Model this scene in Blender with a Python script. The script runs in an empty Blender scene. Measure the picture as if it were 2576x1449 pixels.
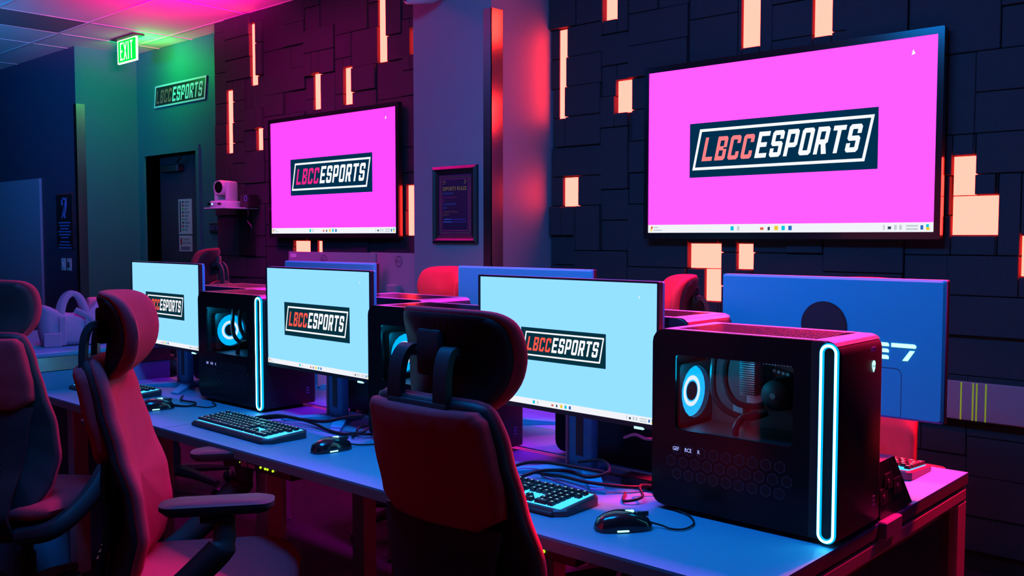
import bpy, bmesh, math, random
from mathutils import Vector, Matrix

scene = bpy.context.scene
COL = scene.collection
R = math.radians
rnd = random.Random(7)

# ------------------------------------------------------------------ camera, world, lights, exposure
cam_d = bpy.data.cameras.new('camera')
cam_d.sensor_width = 36.0
cam_d.lens = 36.0 * 2375.0 / 2576.0
cam_d.clip_start = 0.05
cam = bpy.data.objects.new('camera', cam_d)
COL.objects.link(cam)
cam.location = (0, 0, 1.38)
cam.rotation_euler = (R(90 - 3.13), 0, R(42.5))
scene.camera = cam

world = bpy.data.worlds.new('world')
scene.world = world
world.use_nodes = True
world.node_tree.nodes['Background'].inputs[0].default_value = (0.10, 0.12, 0.5, 1)
world.node_tree.nodes['Background'].inputs[1].default_value = 0.006

vs = scene.view_settings
vs.view_transform = 'Standard'
vs.look = 'None'
vs.exposure = 0.0
vs.gamma = 1.0
vs.use_curve_mapping = False
scene.cycles.use_denoising = True
scene.cycles.max_bounces = 5
scene.cycles.diffuse_bounces = 3
scene.cycles.glossy_bounces = 3
scene.cycles.transparent_max_bounces = 6
scene.cycles.sample_clamp_indirect = 4.0


def area(name, loc, target, sx, sy, color, watts, spread=180):
    d = bpy.data.lights.new(name, 'AREA')
    d.shape = 'RECTANGLE'
    d.size, d.size_y = sx, sy
    d.color = color
    d.energy = watts
    d.spread = R(spread)
    o = bpy.data.objects.new(name, d)
    COL.objects.link(o)
    o.location = loc
    o.rotation_euler = (Vector(target) - Vector(loc)).to_track_quat('-Z', 'Y').to_euler()
    return o


# unseen coloured area lamps outside the frame, some added only to brighten parts
area('blue_ceiling_light', (-1.7, 1.15, 3.02), (-1.75, 2.4, 0.85), 1.8, 0.4, (0.0, 0.27, 1.0), 108)
area('blue_side_light', (-5.6, 0.4, 2.95), (-8.8, 3.6, 1.4), 1.4, 0.7, (0.0, 0.20, 1.0), 10)
area('blue_ceiling_fill', (-6.6, 0.9, 2.30), (-9.2, 3.0, 3.3), 0.6, 0.4, (0.0, 0.30, 1.0), 28, 80)  # added uplight without a fixture, tints the left ceiling blue
area('red_back_fill', (-3.4, -2.6, 1.5), (-2.4, 1.4, 0.9), 2.2, 1.2, (1.0, 0.03, 0.10), 6)  # added low fill from behind, reddens the chair backs
area('magenta_ceiling_light', (-4.7, 2.7, 2.78), (-5.54, 3.05, 3.21), 0.6, 0.3, (1.0, 0.0, 0.32), 150, 50)
area('magenta_wall_row', (-2.1, 3.20, 3.06), (-2.1, 2.25, 0.75), 3.4, 0.25, (1.0, 0.0, 0.95), 42, 66)
area('magenta_left_fill', (-6.0, 2.7, 3.06), (-5.6, 3.5, 1.3), 0.8, 0.25, (1.0, 0.0, 0.95), 9, 80)  # added lamp, tints the conference camera and left end magenta
area('red_chair_fill', (-2.3, 1.8, 3.06), (-2.5, 3.05, 0.95), 1.6, 0.2, (1.0, 0.0, 0.02), 20, 42)  # added lamp, brightens the red of the far row chairs
area('red_desk_end_fill', (-0.85, 3.75, 2.95), (-0.9, 2.5, 0.75), 0.5, 0.25, (1.0, 0.005, 0.03), 190, 42)  # added lamp, reddens the far desk end


# ------------------------------------------------------------------ materials
MATS = {}


def mat(name, color=(0.5, 0.5, 0.5), rough=0.5, metal=0.0, spec=0.5, emit=None, estr=1.0,
        noise=0.0, nscale=40.0, bump=0.0, bscale=200.0, coat=0.0, sheen=0.0):
    if name in MATS:
        return MATS[name]
    m = bpy.data.materials.new(name)
    m.use_nodes = True
    nt = m.node_tree
    b = nt.nodes['Principled BSDF']
    b.inputs['Base Color'].default_value = (*color, 1)
    b.inputs['Roughness'].default_value = rough
    b.inputs['Metallic'].default_value = metal
    b.inputs['Specular IOR Level'].default_value = spec
    b.inputs['Coat Weight'].default_value = coat
    b.inputs['Sheen Weight'].default_value = sheen
    if emit is not None:
        b.inputs['Emission Color'].default_value = (*emit, 1)
        b.inputs['Emission Strength'].default_value = estr
    if noise or bump:
        tc = nt.nodes.new('ShaderNodeTexCoord')
    if noise:
        n = nt.nodes.new('ShaderNodeTexNoise')
        n.inputs['Scale'].default_value = nscale
        n.inputs['Detail'].default_value = 4
        nt.links.new(tc.outputs['Object'], n.inputs['Vector'])
        mx = nt.nodes.new('ShaderNodeMix')
        mx.data_type = 'RGBA'
        mx.inputs['A'].default_value = (*[c * (1 - noise) for c in color], 1)
        mx.inputs['B'].default_value = (*[min(1, c * (1 + noise)) for c in color], 1)
        nt.links.new(n.outputs['Fac'], mx.inputs['Factor'])
        nt.links.new(mx.outputs['Result'], b.inputs['Base Color'])
    if bump:
        n2 = nt.nodes.new('ShaderNodeTexNoise')
        n2.inputs['Scale'].default_value = bscale
        n2.inputs['Detail'].default_value = 3
        nt.links.new(tc.outputs['Object'], n2.inputs['Vector'])
        bp = nt.nodes.new('ShaderNodeBump')
        bp.inputs['Strength'].default_value = bump
        bp.inputs['Distance'].default_value = 0.004
        nt.links.new(n2.outputs['Fac'], bp.inputs['Height'])
        nt.links.new(bp.outputs['Normal'], b.inputs['Normal'])
    MATS[name] = m
    return m


def emit(name, color, s=1.0):
    if name in MATS:
        return MATS[name]
    m = bpy.data.materials.new(name)
    m.use_nodes = True
    nt = m.node_tree
    nt.nodes.clear()
    e = nt.nodes.new('ShaderNodeEmission')
    e.inputs[0].default_value = (*color, 1)
    e.inputs[1].default_value = s
    o = nt.nodes.new('ShaderNodeOutputMaterial')
    nt.links.new(e.outputs[0], o.inputs[0])
    MATS[name] = m
    return m


def glass(name, color, rough=0.02, mixv=0.8):
    """tinted pane: mostly see-through, partly mirror-like"""
    if name in MATS:
        return MATS[name]
    m = bpy.data.materials.new(name)
    m.use_nodes = True
    nt = m.node_tree
    nt.nodes.clear()
    t = nt.nodes.new('ShaderNodeBsdfTransparent')
    t.inputs[0].default_value = (*color, 1)
    g = nt.nodes.new('ShaderNodeBsdfGlossy')
    g.inputs['Roughness'].default_value = rough
    mx = nt.nodes.new('ShaderNodeMixShader')
    mx.inputs[0].default_value = 1 - mixv
    o = nt.nodes.new('ShaderNodeOutputMaterial')
    nt.links.new(t.outputs[0], mx.inputs[1])
    nt.links.new(g.outputs[0], mx.inputs[2])
    nt.links.new(mx.outputs[0], o.inputs[0])
    MATS[name] = m
    return m


M_FELT = mat('felt', (0.030, 0.038, 0.046), 0.95, spec=0.1, noise=0.35, nscale=260, bump=0.5, bscale=500)
M_FELTB = mat('felt_backing', (0.012, 0.011, 0.014), 0.95, spec=0.1)
M_CARPET = mat('carpet', (0.028, 0.024, 0.027), 0.97, spec=0.1, noise=0.5, nscale=60, bump=0.6, bscale=300)
M_CEIL = mat('ceiling_tile_white', (0.62, 0.62, 0.62), 0.9, noise=0.06, nscale=120, bump=0.2, bscale=300)
M_CEILD = mat('ceiling_dark_panel', (0.16, 0.15, 0.17), 0.8)
M_TBAR = mat('ceiling_grid', (0.55, 0.55, 0.55), 0.7)
M_PAINT = mat('wall_paint_teal', (0.012, 0.23, 0.19), 0.6, noise=0.04, nscale=30)
M_COLUMN = mat('column_paint', (0.23, 0.25, 0.30), 0.55, noise=0.04, nscale=30)
M_PAINTD = mat('wall_paint_dark', (0.03, 0.05, 0.10), 0.6, noise=0.05, nscale=30)
M_BOARD = mat('white_board', (0.32, 0.32, 0.45), 0.25)
M_STEEL = mat('brushed_steel', (0.75, 0.75, 0.75), 0.24, metal=1.0)
M_DESK = mat('desk_laminate', (0.045, 0.24, 0.34), 0.5, spec=0.2, noise=0.06, nscale=90, bump=0.05, bscale=700)
M_DESKE = mat('desk_edge', (0.07, 0.07, 0.08), 0.5)
M_FRAME = mat('desk_frame_metal', (0.30, 0.28, 0.29), 0.4, metal=0.3)
M_BLACK = mat('black_plastic', (0.012, 0.012, 0.014), 0.4)
M_BLACKG = mat('black_gloss', (0.010, 0.010, 0.012), 0.18, coat=0.3)
M_DARK = mat('charcoal_plastic', (0.030, 0.030, 0.036), 0.5, noise=0.1, nscale=300)
M_GREY = mat('grey_plastic', (0.30, 0.31, 0.34), 0.45)
M_MONB = mat('monitor_shell', (0.03, 0.36, 0.50), 0.55, spec=0.12)
M_RED = mat('red_fabric', (0.42, 0.030, 0.050), 0.85, spec=0.15, noise=0.12, nscale=220, bump=0.25, bscale=900)
M_CHAIRP = mat('chair_plastic', (0.018, 0.019, 0.024), 0.55, spec=0.3)
M_PCTOP = mat('case_top_satin', (0.55, 0.55, 0.57), 0.27, metal=0.9)
M_CASE = mat('case_black', (0.014, 0.014, 0.016), 0.42, spec=0.3)
M_PANELG = mat('case_side_gloss', (0.008, 0.006, 0.007), 0.22, spec=0.15)
M_GLASSW = glass('case_window_glass', (0.88, 0.86, 0.88), 0.03, 0.975)
M_LED = emit('loop_light_core', (0.14, 0.80, 1.0), 24.0)
M_LEDC = emit('loop_light_halo', (0.0, 0.50, 1.0), 1.1)  # cyan halo of the loop put into an emissive colour
M_FAN = emit('fan_light', (0.0, 0.72, 2.0), 1.0)
M_FANW = emit('fan_light_inner', (0.75, 0.95, 1.0), 1.3)
M_KEYGLOW = emit('key_glow', (0.03, 0.32, 0.75), 2.8)
M_LEGEND = emit('key_legend', (0.35, 0.85, 1.0), 1.1)
M_KEY = mat('key_cap', (0.012, 0.014, 0.018), 0.38)
M_KBD = mat('keyboard_deck', (0.05, 0.055, 0.065), 0.35, metal=0.4)
M_SPOT = emit('cyan_spot', (0.35, 0.95, 1.0), 2.0)
M_PANEL = emit('wall_light_diffuser', (30.0, 0.63, 0.47), 1.0)
M_PANELSIDE = mat('light_recess_side', (0.8, 0.25, 0.2), 0.6)
M_TV = emit('tv_screen_magenta', (2.8, 0.11, 2.4), 1.0)
M_TV2 = emit('tv_screen_magenta_far', (2.6, 0.07, 2.4), 1.0)
M_SCR = emit('monitor_screen_cyan', (0.30, 0.76, 1.35), 1.0)
M_SCRF = emit('monitor_screen_far', (0.22, 0.85, 1.15), 1.3)
M_PLATE = emit('logo_plate', (0.0, 0.028, 0.075), 1.0)
M_PLATE2 = emit('logo_plate_monitor', (0.002, 0.03, 0.05), 1.0)
M_WHITE = emit('screen_white', (0.95, 0.97, 1.0), 1.0)
M_SALMON = emit('logo_salmon', (1.0, 0.22, 0.24), 1.0)
M_ORANGER = emit('logo_red', (0.95, 0.10, 0.07), 1.0)
M_PINKR = emit('logo_pink', (0.85, 0.02, 0.25), 1.0)
M_BAR = emit('taskbar_white', (0.88, 0.90, 0.95), 1.0)
IC = [emit('icon_cyan', (0.0, 0.55, 0.75)), emit('icon_yellow', (0.85, 0.6, 0.03)), emit('icon_dark', (0.03, 0.06, 0.1)),
      emit('icon_red', (0.75, 0.12, 0.05)), emit('icon_blue', (0.02, 0.15, 0.5)), emit('icon_grey', (0.55, 0.62, 0.68))]
M_GREEN = emit('exit_green', (0.0, 1.0, 0.06), 1.3)
M_GREENW = emit('exit_letters', (0.75, 1.0, 0.75), 1.6)
M_LIME = emit('led_lime', (0.55, 0.95, 0.02), 1.3)
M_AMBER = emit('led_amber', (1.0, 0.4, 0.02), 1.2)
M_BLUELED = emit('led_blue', (0.25, 0.45, 1.0), 2.0)
M_WHITEP = mat('white_plastic', (0.75, 0.75, 0.78), 0.4)
M_PAPER = mat('paper', (0.7, 0.72, 0.72), 0.8)
M_INK = mat('ink_dark', (0.03, 0.04, 0.05), 0.7)
M_INKR = mat('ink_red', (0.55, 0.03, 0.03), 0.7)
M_INKG = mat('ink_green', (0.05, 0.45, 0.05), 0.7)
M_SIGNW = mat('sign_letter_white', (0.75, 0.85, 0.88), 0.5)
M_SIGNR = mat('sign_letter_red', (0.55, 0.13, 0.11), 0.5)
M_SIGNB = mat('sign_face_black', (0.012, 0.014, 0.018), 0.5)
M_SIGNBL = mat('sign_letter_blue', (0.10, 0.22, 0.62), 0.6)
M_BAG = mat('bag_canvas', (0.26, 0.20, 0.34), 0.85, noise=0.1, nscale=200, bump=0.3, bscale=500)
M_BAGD = mat('bag_strap', (0.22, 0.17, 0.30), 0.85, noise=0.1, nscale=200)
M_CASEP = mat('pink_case', (0.90, 0.12, 0.26), 0.6)
M_POSTER = mat('poster_navy', (0.006, 0.014, 0.05), 0.5)
M_POSTM = mat('poster_magenta', (0.50, 0.02, 0.16), 0.6)
M_POSTY = mat('poster_yellow', (0.95, 0.62, 0.06), 0.6)
M_POSTC = mat('poster_blue', (0.05, 0.28, 0.60), 0.6)
M_POSTO = mat('poster_orange', (0.45, 0.20, 0.05), 0.6)
M_BRASS = mat('brass', (0.85, 0.62, 0.22), 0.3, metal=1.0)
M_DOOR = mat('door_dark', (0.025, 0.05, 0.065), 0.5)
M_MOBO = mat('motherboard', (0.16, 0.05, 0.06), 0.5, noise=0.3, nscale=120)
M_ALU = mat('heat_sink', (0.6, 0.6, 0.62), 0.35, metal=0.6)
M_RUBBER = mat('rubber_hose', (0.02, 0.02, 0.024), 0.22)
M_PCB = mat('green_card', (0.02, 0.16, 0.06), 0.6)
M_LIMETAPE = mat('lime_tape', (0.60, 0.85, 0.02), 0.6, emit=(0.35, 0.6, 0.0), estr=0.15)  # slight self glow put into the tape, which is no lamp
M_RACE = mat('grey_raceway', (0.24, 0.16, 0.20), 0.55)
M_CABLE = mat('cable_rubber', (0.010, 0.010, 0.012), 0.65, spec=0.2)
M_LENS = mat('lens_glass', (0.005, 0.005, 0.006), 0.08)


# ------------------------------------------------------------------ mesh builder
class MB:
    def __init__(self):
        self.v, self.f, self.m = [], [], []
        self.cur = 0

    def add(self, vs, fs):
        o = len(self.v)
        self.v += [tuple(p) for p in vs]
        self.f += [tuple(i + o for i in f) for f in fs]
        self.m += [self.cur] * len(fs)
        return self

    def box(self, x0, x1, y0, y1, z0, z1):
        v = [(x0, y0, z0), (x1, y0, z0), (x1, y1, z0), (x0, y1, z0), (x0, y0, z1), (x1, y0, z1), (x1, y1, z1), (x0, y1, z1)]
        return self.add(v, [(0, 3, 2, 1), (4, 5, 6, 7), (0, 1, 5, 4), (1, 2, 6, 5), (2, 3, 7, 6), (3, 0, 4, 7)])

    def rbox(self, x0, x1, y0, y1, z0, z1, r=0.005, seg=2):
        bm = bmesh.new()
        bmesh.ops.create_cube(bm, size=1.0)
        for v in bm.verts:
            v.co = Vector(((x0 + x1) / 2 + v.co.x * (x1 - x0), (y0 + y1) / 2 + v.co.y * (y1 - y0), (z0 + z1) / 2 + v.co.z * (z1 - z0)))
        bmesh.ops.bevel(bm, geom=list(bm.edges), offset=r, segments=seg, affect='EDGES', profile=0.5, clamp_overlap=True)
        bm.verts.index_update()
        self.add([v.co[:] for v in bm.verts], [[v.index for v in f.verts] for f in bm.faces])
        bm.free()
        return self

    def quad(self, *p):
        return self.add(p, [tuple(range(len(p)))])

    def prism(self, poly, axis, a, b):
        """extrude a 2D polygon; axis 'y': poly in (x,z); 'z': (x,y); 'x': (y,z)"""
        n = len(poly)

        def P(p, t):
            return {'x': (t, p[0], p[1]), 'y': (p[0], t, p[1]), 'z': (p[0], p[1], t)}[axis]
        v = [P(p, a) for p in poly] + [P(p, b) for p in poly]
        f = [tuple(range(n)), tuple(range(2 * n - 1, n - 1, -1))]
        f += [(i, (i + 1) % n, n + (i + 1) % n, n + i) for i in range(n)]
        return self.add(v, f)

    def ring(self, outer, inner, axis, a, b):
        """prism with a hole; both loops have the same number of points"""
        n = len(outer)

        def P(p, t):
            return {'x': (t, p[0], p[1]), 'y': (p[0], t, p[1]), 'z': (p[0], p[1], t)}[axis]
        v = [P(p, a) for p in outer] + [P(p, a) for p in inner] + [P(p, b) for p in outer] + [P(p, b) for p in inner]
        f = []
        for i in range(n):
            j = (i + 1) % n
            f += [(i, j, n + j, n + i), (2 * n + i, 3 * n + i, 3 * n + j, 2 * n + j),
                  (i, 2 * n + i, 2 * n + j, j), (n + i, n + j, 3 * n + j, 3 * n + i)]
        return self.add(v, f)

    def loft(self, rings, cap=True):
        n = len(rings[0])
        v = [p for r in rings for p in r]
        f = []
        for k in range(len(rings) - 1):
            for i in range(n):
                j = (i + 1) % n
                f.append((k * n + i, k * n + j, (k + 1) * n + j, (k + 1) * n + i))
        if cap:
            f.append(tuple(range(n - 1, -1, -1)))
            f.append(tuple(range((len(rings) - 1) * n, len(rings) * n)))
        return self.add(v, f)

    def tube(self, pts, r, n=8, closed=False, sx=1.0):
        pts = [Vector(p) for p in pts]
        rs = r if isinstance(r, (list, tuple)) else [r] * len(pts)
        m = len(pts)
        rings = []
        up = None
        for i in range(m):
            if closed:
                t = (pts[(i + 1) % m] - pts[i - 1]).normalized()
            else:
                t = (pts[min(i + 1, m - 1)] - pts[max(i - 1, 0)]).normalized()
            if up is None:
                up = Vector((0, 0, 1)) if abs(t.z) < 0.9 else Vector((1, 0, 0))
            a = (up - t * up.dot(t)).normalized()
            b = t.cross(a)
            up = a
            rings.append([pts[i] + a * math.cos(2 * math.pi * k / n) * rs[i] + b * math.sin(2 * math.pi * k / n) * rs[i] * sx for k in range(n)])
        if closed:
            rings.append(rings[0])
            return self.loft(rings, cap=False)
        return self.loft(rings)

    def lathe(self, prof, c=(0, 0, 0), axis='z', n=20):
        rings = []
        for r, h in prof:
            ring = []
            for k in range(n):
                a = 2 * math.pi * k / n
                u, w = r * math.cos(a), r * math.sin(a)
                p = {'z': (u, w, h), 'y': (u, h, w), 'x': (h, u, w)}[axis]
                ring.append((c[0] + p[0], c[1] + p[1], c[2] + p[2]))
            rings.append(ring)
        return self.loft(rings)

    def disc(self, c, r, axis='y', n=20, r2=None):
        """flat disc or annulus"""
        def P(rr, a):
            u, w = rr * math.cos(a), rr * math.sin(a)
            p = {'z': (u, w, 0), 'y': (u, 0, w), 'x': (0, u, w)}[axis]
            return (c[0] + p[0], c[1] + p[1], c[2] + p[2])
        A = [2 * math.pi * k / n for k in range(n)]
        if r2 is None:
            return self.add([P(r, a) for a in A], [tuple(range(n))])
        v = [P(r, a) for a in A] + [P(r2, a) for a in A]
        return self.add(v, [(i, (i + 1) % n, n + (i + 1) % n, n + i) for i in range(n)])

    def pillow(self, outline, prof, fn, cx=0.0, cz=0.0):
        """closed cushion: outline in (x,z), prof [(r,h)...] from front centre over the rim to the back centre, fn maps (x,z,h) to 3D"""
        n = len(outline)
        rings = []
        for r, h in prof:
            if r < 1e-6:
                r = 0.02
            rings.append([fn(cx + (x - cx) * r, cz + (z - cz) * r, h) for x, z in outline])
        return self.loft(rings)

    def text(self, s, size, x, z, y, align='LEFT', sx=1.0, shear=0.0, face=-1):
        """flat lettering standing in the xz plane, read from -y (face=-1) or from +y (face=1)"""
        c = bpy.data.curves.new('t', 'FONT')
        c.body = s
        c.size = size
        c.align_x = align
        c.shear = shear
        c.resolution_u = 2
        o = bpy.data.objects.new('t', c)
        COL.objects.link(o)
        dg = bpy.context.evaluated_depsgraph_get()
        me = bpy.data.meshes.new_from_object(o.evaluated_get(dg))
        self.add([(x + (v.co.x * sx if face < 0 else -v.co.x * sx), y, z + v.co.y) for v in me.vertices], [tuple(p.vertices) for p in me.polygons])
        bpy.data.objects.remove(o)
        bpy.data.curves.remove(c)
        bpy.data.meshes.remove(me)
        return self

    def xf(self, M):
        self.v = [tuple(M @ Vector(p)) for p in self.v]
        return self

    def mesh(self, name, mats, smooth=False, ang=35):
        me = bpy.data.meshes.new(name)
        me.from_pydata(self.v, [], self.f)
        for m_ in (mats if isinstance(mats, (list, tuple)) else [mats]):
            me.materials.append(m_)
        me.polygons.foreach_set('material_index', self.m)
        if smooth:
            me.polygons.foreach_set('use_smooth', [True] * len(me.polygons))
            me.set_sharp_from_angle(angle=R(ang))
        me.update()
        return me

    def build(self, name, mats, parent=None, smooth=False, ang=35, loc=None, rot=None):
        bm = bmesh.new()
        me = self.mesh(name, mats, smooth, ang)
        bm.from_mesh(me)
        bmesh.ops.recalc_face_normals(bm, faces=bm.faces)
        bm.to_mesh(me)
        bm.free()
        return link(name, me, parent, loc, rot)


def link(name, me, parent=None, loc=None, rot=None):
    o = bpy.data.objects.new(name, me)
    COL.objects.link(o)
    if parent is not None:
        o.parent = parent
    if loc is not None:
        o.location = loc
    if rot is not None:
        o.rotation_euler = rot
    return o


def tag(o, label=None, cat=None, group=None, kind=None):
    if label:
        o['label'] = label
    if cat:
        o['category'] = cat
    if group:
        o['group'] = group
    if kind:
        o['kind'] = kind
    return o


def empty(name, loc=(0, 0, 0), rz=0.0):
    o = bpy.data.objects.new(name, None)
    COL.objects.link(o)
    o.location = loc
    o.rotation_euler = (0, 0, R(rz))
    o.empty_display_size = 0.05
    return o


def copy_tree(o, parent=None):
    c = o.copy()
    COL.objects.link(c)
    c.parent = parent
    for ch in list(o.children):
        copy_tree(ch, c)
    return c


def rrect(x0, x1, z0, z1, r, k=4, corners=(1, 1, 1, 1)):
    """rounded rectangle outline (bl, br, tr, tl)"""
    out = []
    for (cx, cz, a0, on) in ((x0, z0, 180, corners[0]), (x1, z0, 270, corners[1]), (x1, z1, 0, corners[2]), (x0, z1, 90, corners[3])):
        rr = r if on else 1e-4
        ox = cx + (rr if cx == x0 else -rr)
        oz = cz + (rr if cz == z0 else -rr)
        for i in range(k + 1):
            a = R(a0 + 90 * i / k)
            out.append((ox + rr * math.cos(a), oz + rr * math.sin(a)))
    return out


def smooth_path(pts, n=8):
    """Catmull-Rom through the points"""
    P = [Vector(p) for p in pts]
    P = [P[0] * 2 - P[1]] + P + [P[-1] * 2 - P[-2]]
    out = []
    for i in range(1, len(P) - 2):
        for k in range(n):
            t = k / n
            a, b, c, d = P[i - 1], P[i], P[i + 1], P[i + 2]
            out.append(0.5 * ((2 * b) + (c - a) * t + (2 * a - 5 * b + 4 * c - d) * t * t + (3 * b - a - 3 * c + d) * t ** 3))
    out.append(P[-2])
    return out


# ------------------------------------------------------------------ the logo lettering (condensed block italics)
def glyph(ch, w=0.56, s=0.175, c=0.085):
    """convex polygons of a letter in a w x 1 box"""
    P = []

    def rect(x0, z0, x1, z1):
        P.append([(x0, z0), (x1, z0), (x1, z1), (x0, z1)])

    def cor(x, z):
        """chamfered corner block; x,z say which corner (0/1) of which box"""
        bx0 = 0 if x == 0 else w - s
        return bx0

    def bl(x, z):
        P.append([(x + c, z), (x + s, z), (x + s, z + s), (x, z + s), (x, z + c)])

    def br(x, z):
        P.append([(x, z), (x + s - c, z), (x + s, z + c), (x + s, z + s), (x, z + s)])

    def tl(x, z):
        P.append([(x, z), (x + s, z), (x + s, z + s), (x + c, z + s), (x, z + s - c)])

    def tr(x, z):
        P.append([(x, z), (x + s, z), (x + s, z + s - c), (x + s - c, z + s), (x, z + s)])
    r = w - s
    t = 1 - s
    h = 0.5 - s / 2
    if ch == 'L':
        rect(0, 0, s, 1), rect(s, 0, w, s)
    elif ch == 'I':
        rect(0, 0, s, 1)
    elif ch == 'C':
        bl(0, 0), tl(0, t), br(r, 0), tr(r, t)
        rect(0, s, s, t), rect(s, 0, r, s), rect(s, t, r, 1), rect(r, s, w, .33), rect(r, .67, w, t)
    elif ch == 'O':
        bl(0, 0), tl(0, t), br(r, 0), tr(r, t)
        rect(0, s, s, t), rect(s, 0, r, s), rect(s, t, r, 1), rect(r, s, w, t)
    elif ch == 'B':
        rect(0, 0, s, 1), rect(s, 0, r, s), rect(s, t, r, 1), rect(s, h, r, h + s)
        br(r, 0), tr(r, t), rect(r, s, w, h + s * .3), rect(r, h + s * .7, w, t)
    elif ch == 'E':
        rect(0, 0, s, 1), rect(s, 0, w, s), rect(s, t, w, 1), rect(s, h, w * .86, h + s)
    elif ch == 'S':
        bl(0, 0), br(r, 0), tl(0, t), tr(r, t), rect(s, 0, r, s), rect(s, t, r, 1)
        rect(0, s, s, .33), rect(r, .67, w, t), rect(r, s, w, h), rect(0, h + s, s, t)
        tr(r, h), bl(0, h), rect(s, h, r, h + s)
    elif ch == 'P':
        rect(0, 0, s, 1), rect(s, t, r, 1), tr(r, t), rect(r, h, w, t), br(r, h - s * .5), rect(s, h - s * .5, r, h + s * .5)
    elif ch == 'R':
        rect(0, 0, s, 1), rect(s, t, r, 1), tr(r, t), rect(r, h, w, t), rect(s, h - s * .3, r, h + s * .7), br(r, h - s * .3)
        P.append([(r - .02, 0), (w + .03, 0), (r + .08, h - s * .2), (r - .13, h - s * .2)])
    elif ch == 'T':
        rect(0, t, w, 1), rect(w / 2 - s / 2, 0, w / 2 + s / 2, t)
    return P


def lettering(mb, word, x0, z0, h, adv, wd, y, shear=0.2, face=-1):
    x = x0
    for ch in word:
        for poly in glyph(ch):
            pts = []
            for (px, pz) in poly:
                X = x + (px / 0.56) * wd + pz * h * shear
                pts.append((X, y, z0 + pz * h))
            mb.quad(*pts)
        x += adv
    return x


def logo(parent, cx, cz, W, H, y, m_plate, m_white, m_red, names=True):
    """LBCC ESPORTS board: dark plate, slanted white outline, red and white letters; lies in the xz plane facing -y"""
    x0, z0 = cx - W / 2, cz - H / 2
    MB().quad((x0, y, z0), (x0 + W, y, z0), (x0 + W, y, z0 + H), (x0, y, z0 + H)).build('logo_plate', m_plate, parent)
    # slanted outline
    t = W * 0.0125
    zl, zh = z0 + H * 0.135, z0 + H * 0.885
    sh = W * 0.045
    xl, xr = x0 + W * 0.017, x0 + W * 0.938

    def par(d):
        k = sh / (zh - zl)
        return [(xl + d * 1.15, zl + d), (xr - d * 0.8, zl + d), (xr + sh - d * 1.15, zh - d), (xl + sh + d * 0.8, zh - d)]
    A, B = par(0), par(t * 1.15)
    mb = MB()
    for i in range(4):
        j = (i + 1) % 4
        mb.quad(*[(p[0], y - 0.0006, p[1]) for p in (A[i], A[j], B[j], B[i])])
    mb.build('logo_outline', m_white, parent)
    lh = H * 0.43
    lz = z0 + H * 0.295
    adv = W * 0.0775
    wd = W * 0.062
    a = MB()
    xe = lettering(a, 'LBCC', x0 + W * 0.072, lz, lh, adv * 0.965, wd * .96, y - 0.0009, 0.22)
    a.build('logo_lettering', m_red, parent)
    b = MB()
    lettering(b, 'ESPORTS', xe + W * 0.005, lz, lh * 1.06, adv, wd, y - 0.0009, 0.22)
    b.build('logo_lettering', m_white, parent)


def taskbar(parent, x0, x1, z0, h, y):
    MB().quad((x0, y, z0), (x1, y, z0), (x1, y, z0 + h), (x0, y, z0 + h)).build('taskbar', M_BAR, parent)
    mb = MB()
    W = x1 - x0
    yy = y - 0.0005

    def ic(u, w, k, zf=0.25, hf=0.5):
        mb.cur = k
        mb.quad((x0 + u * W, yy, z0 + h * zf), (x0 + (u + w) * W, yy, z0 + h * zf), (x0 + (u + w) * W, yy, z0 + h * (zf + hf)), (x0 + u * W, yy, z0 + h * (zf + hf)))
    ic(.012, .008, 3, .5, .3), ic(.010, .006, 1, .2, .3), ic(.024, .02, 5, .6, .15), ic(.024, .035, 5, .25, .15)
    ic(.335, .012, 0), ic(.36, .008, 5), ic(.445, .012, 3, .3, .3), ic(.472, .008, 2, .25, .4), ic(.496, .013, 1)
    ic(.521, .012, 0), ic(.545, .012, 4)
    ic(.852, .005, 5), ic(.866, .01, 2, .3, .3), ic(.885, .008, 5), ic(.9, .008, 5), ic(.92, .035, 5, .55, .18), ic(.92, .035, 5, .22, .18)
    ic(.962, .008, 4, .25, .45), ic(.978, .008, 0, .5, .3), ic(.978, .01, 1, .2, .3)
    mb.build('taskbar_icons', IC, parent)


# ------------------------------------------------------------------ the setting
CE = 3.105
YW = 4.15          # backing of the feature wall
floor = tag(MB().box(-12, 2.5, -3.2, 6.0, -0.06, 0).build('floor', M_CARPET), 'dark carpet floor under the desks', None, None, 'structure')

# ceiling slab with a grid of tiles
ceil = tag(MB().box(-12, 2.5, -3.2, 6.0, CE + 0.03, CE + 0.1).build('ceiling', M_CEILD), 'suspended white tile ceiling', None, None, 'structure')
xs = [-11.36, -10.16, -8.96, -8.36, -7.76, -6.56, -5.36, -4.76]
ys = [4.09 - 0.69 * k for k in range(0, 6)]
tiles = {}


def ceil_tile(x0, x1, y0, y1, m=M_CEIL):
    g = 0.008
    key = (round(x1 - x0, 3), round(y1 - y0, 3), m.name)
    if key not in tiles:
        tiles[key] = MB().box(0, x1 - x0 - 2 * g, 0, y1 - y0 - 2 * g, 0, 0.02).mesh('ceiling_tile', m)
    link('ceiling_tile', tiles[key], ceil, (x0 + g, y0 + g, CE + 0.004))


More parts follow.
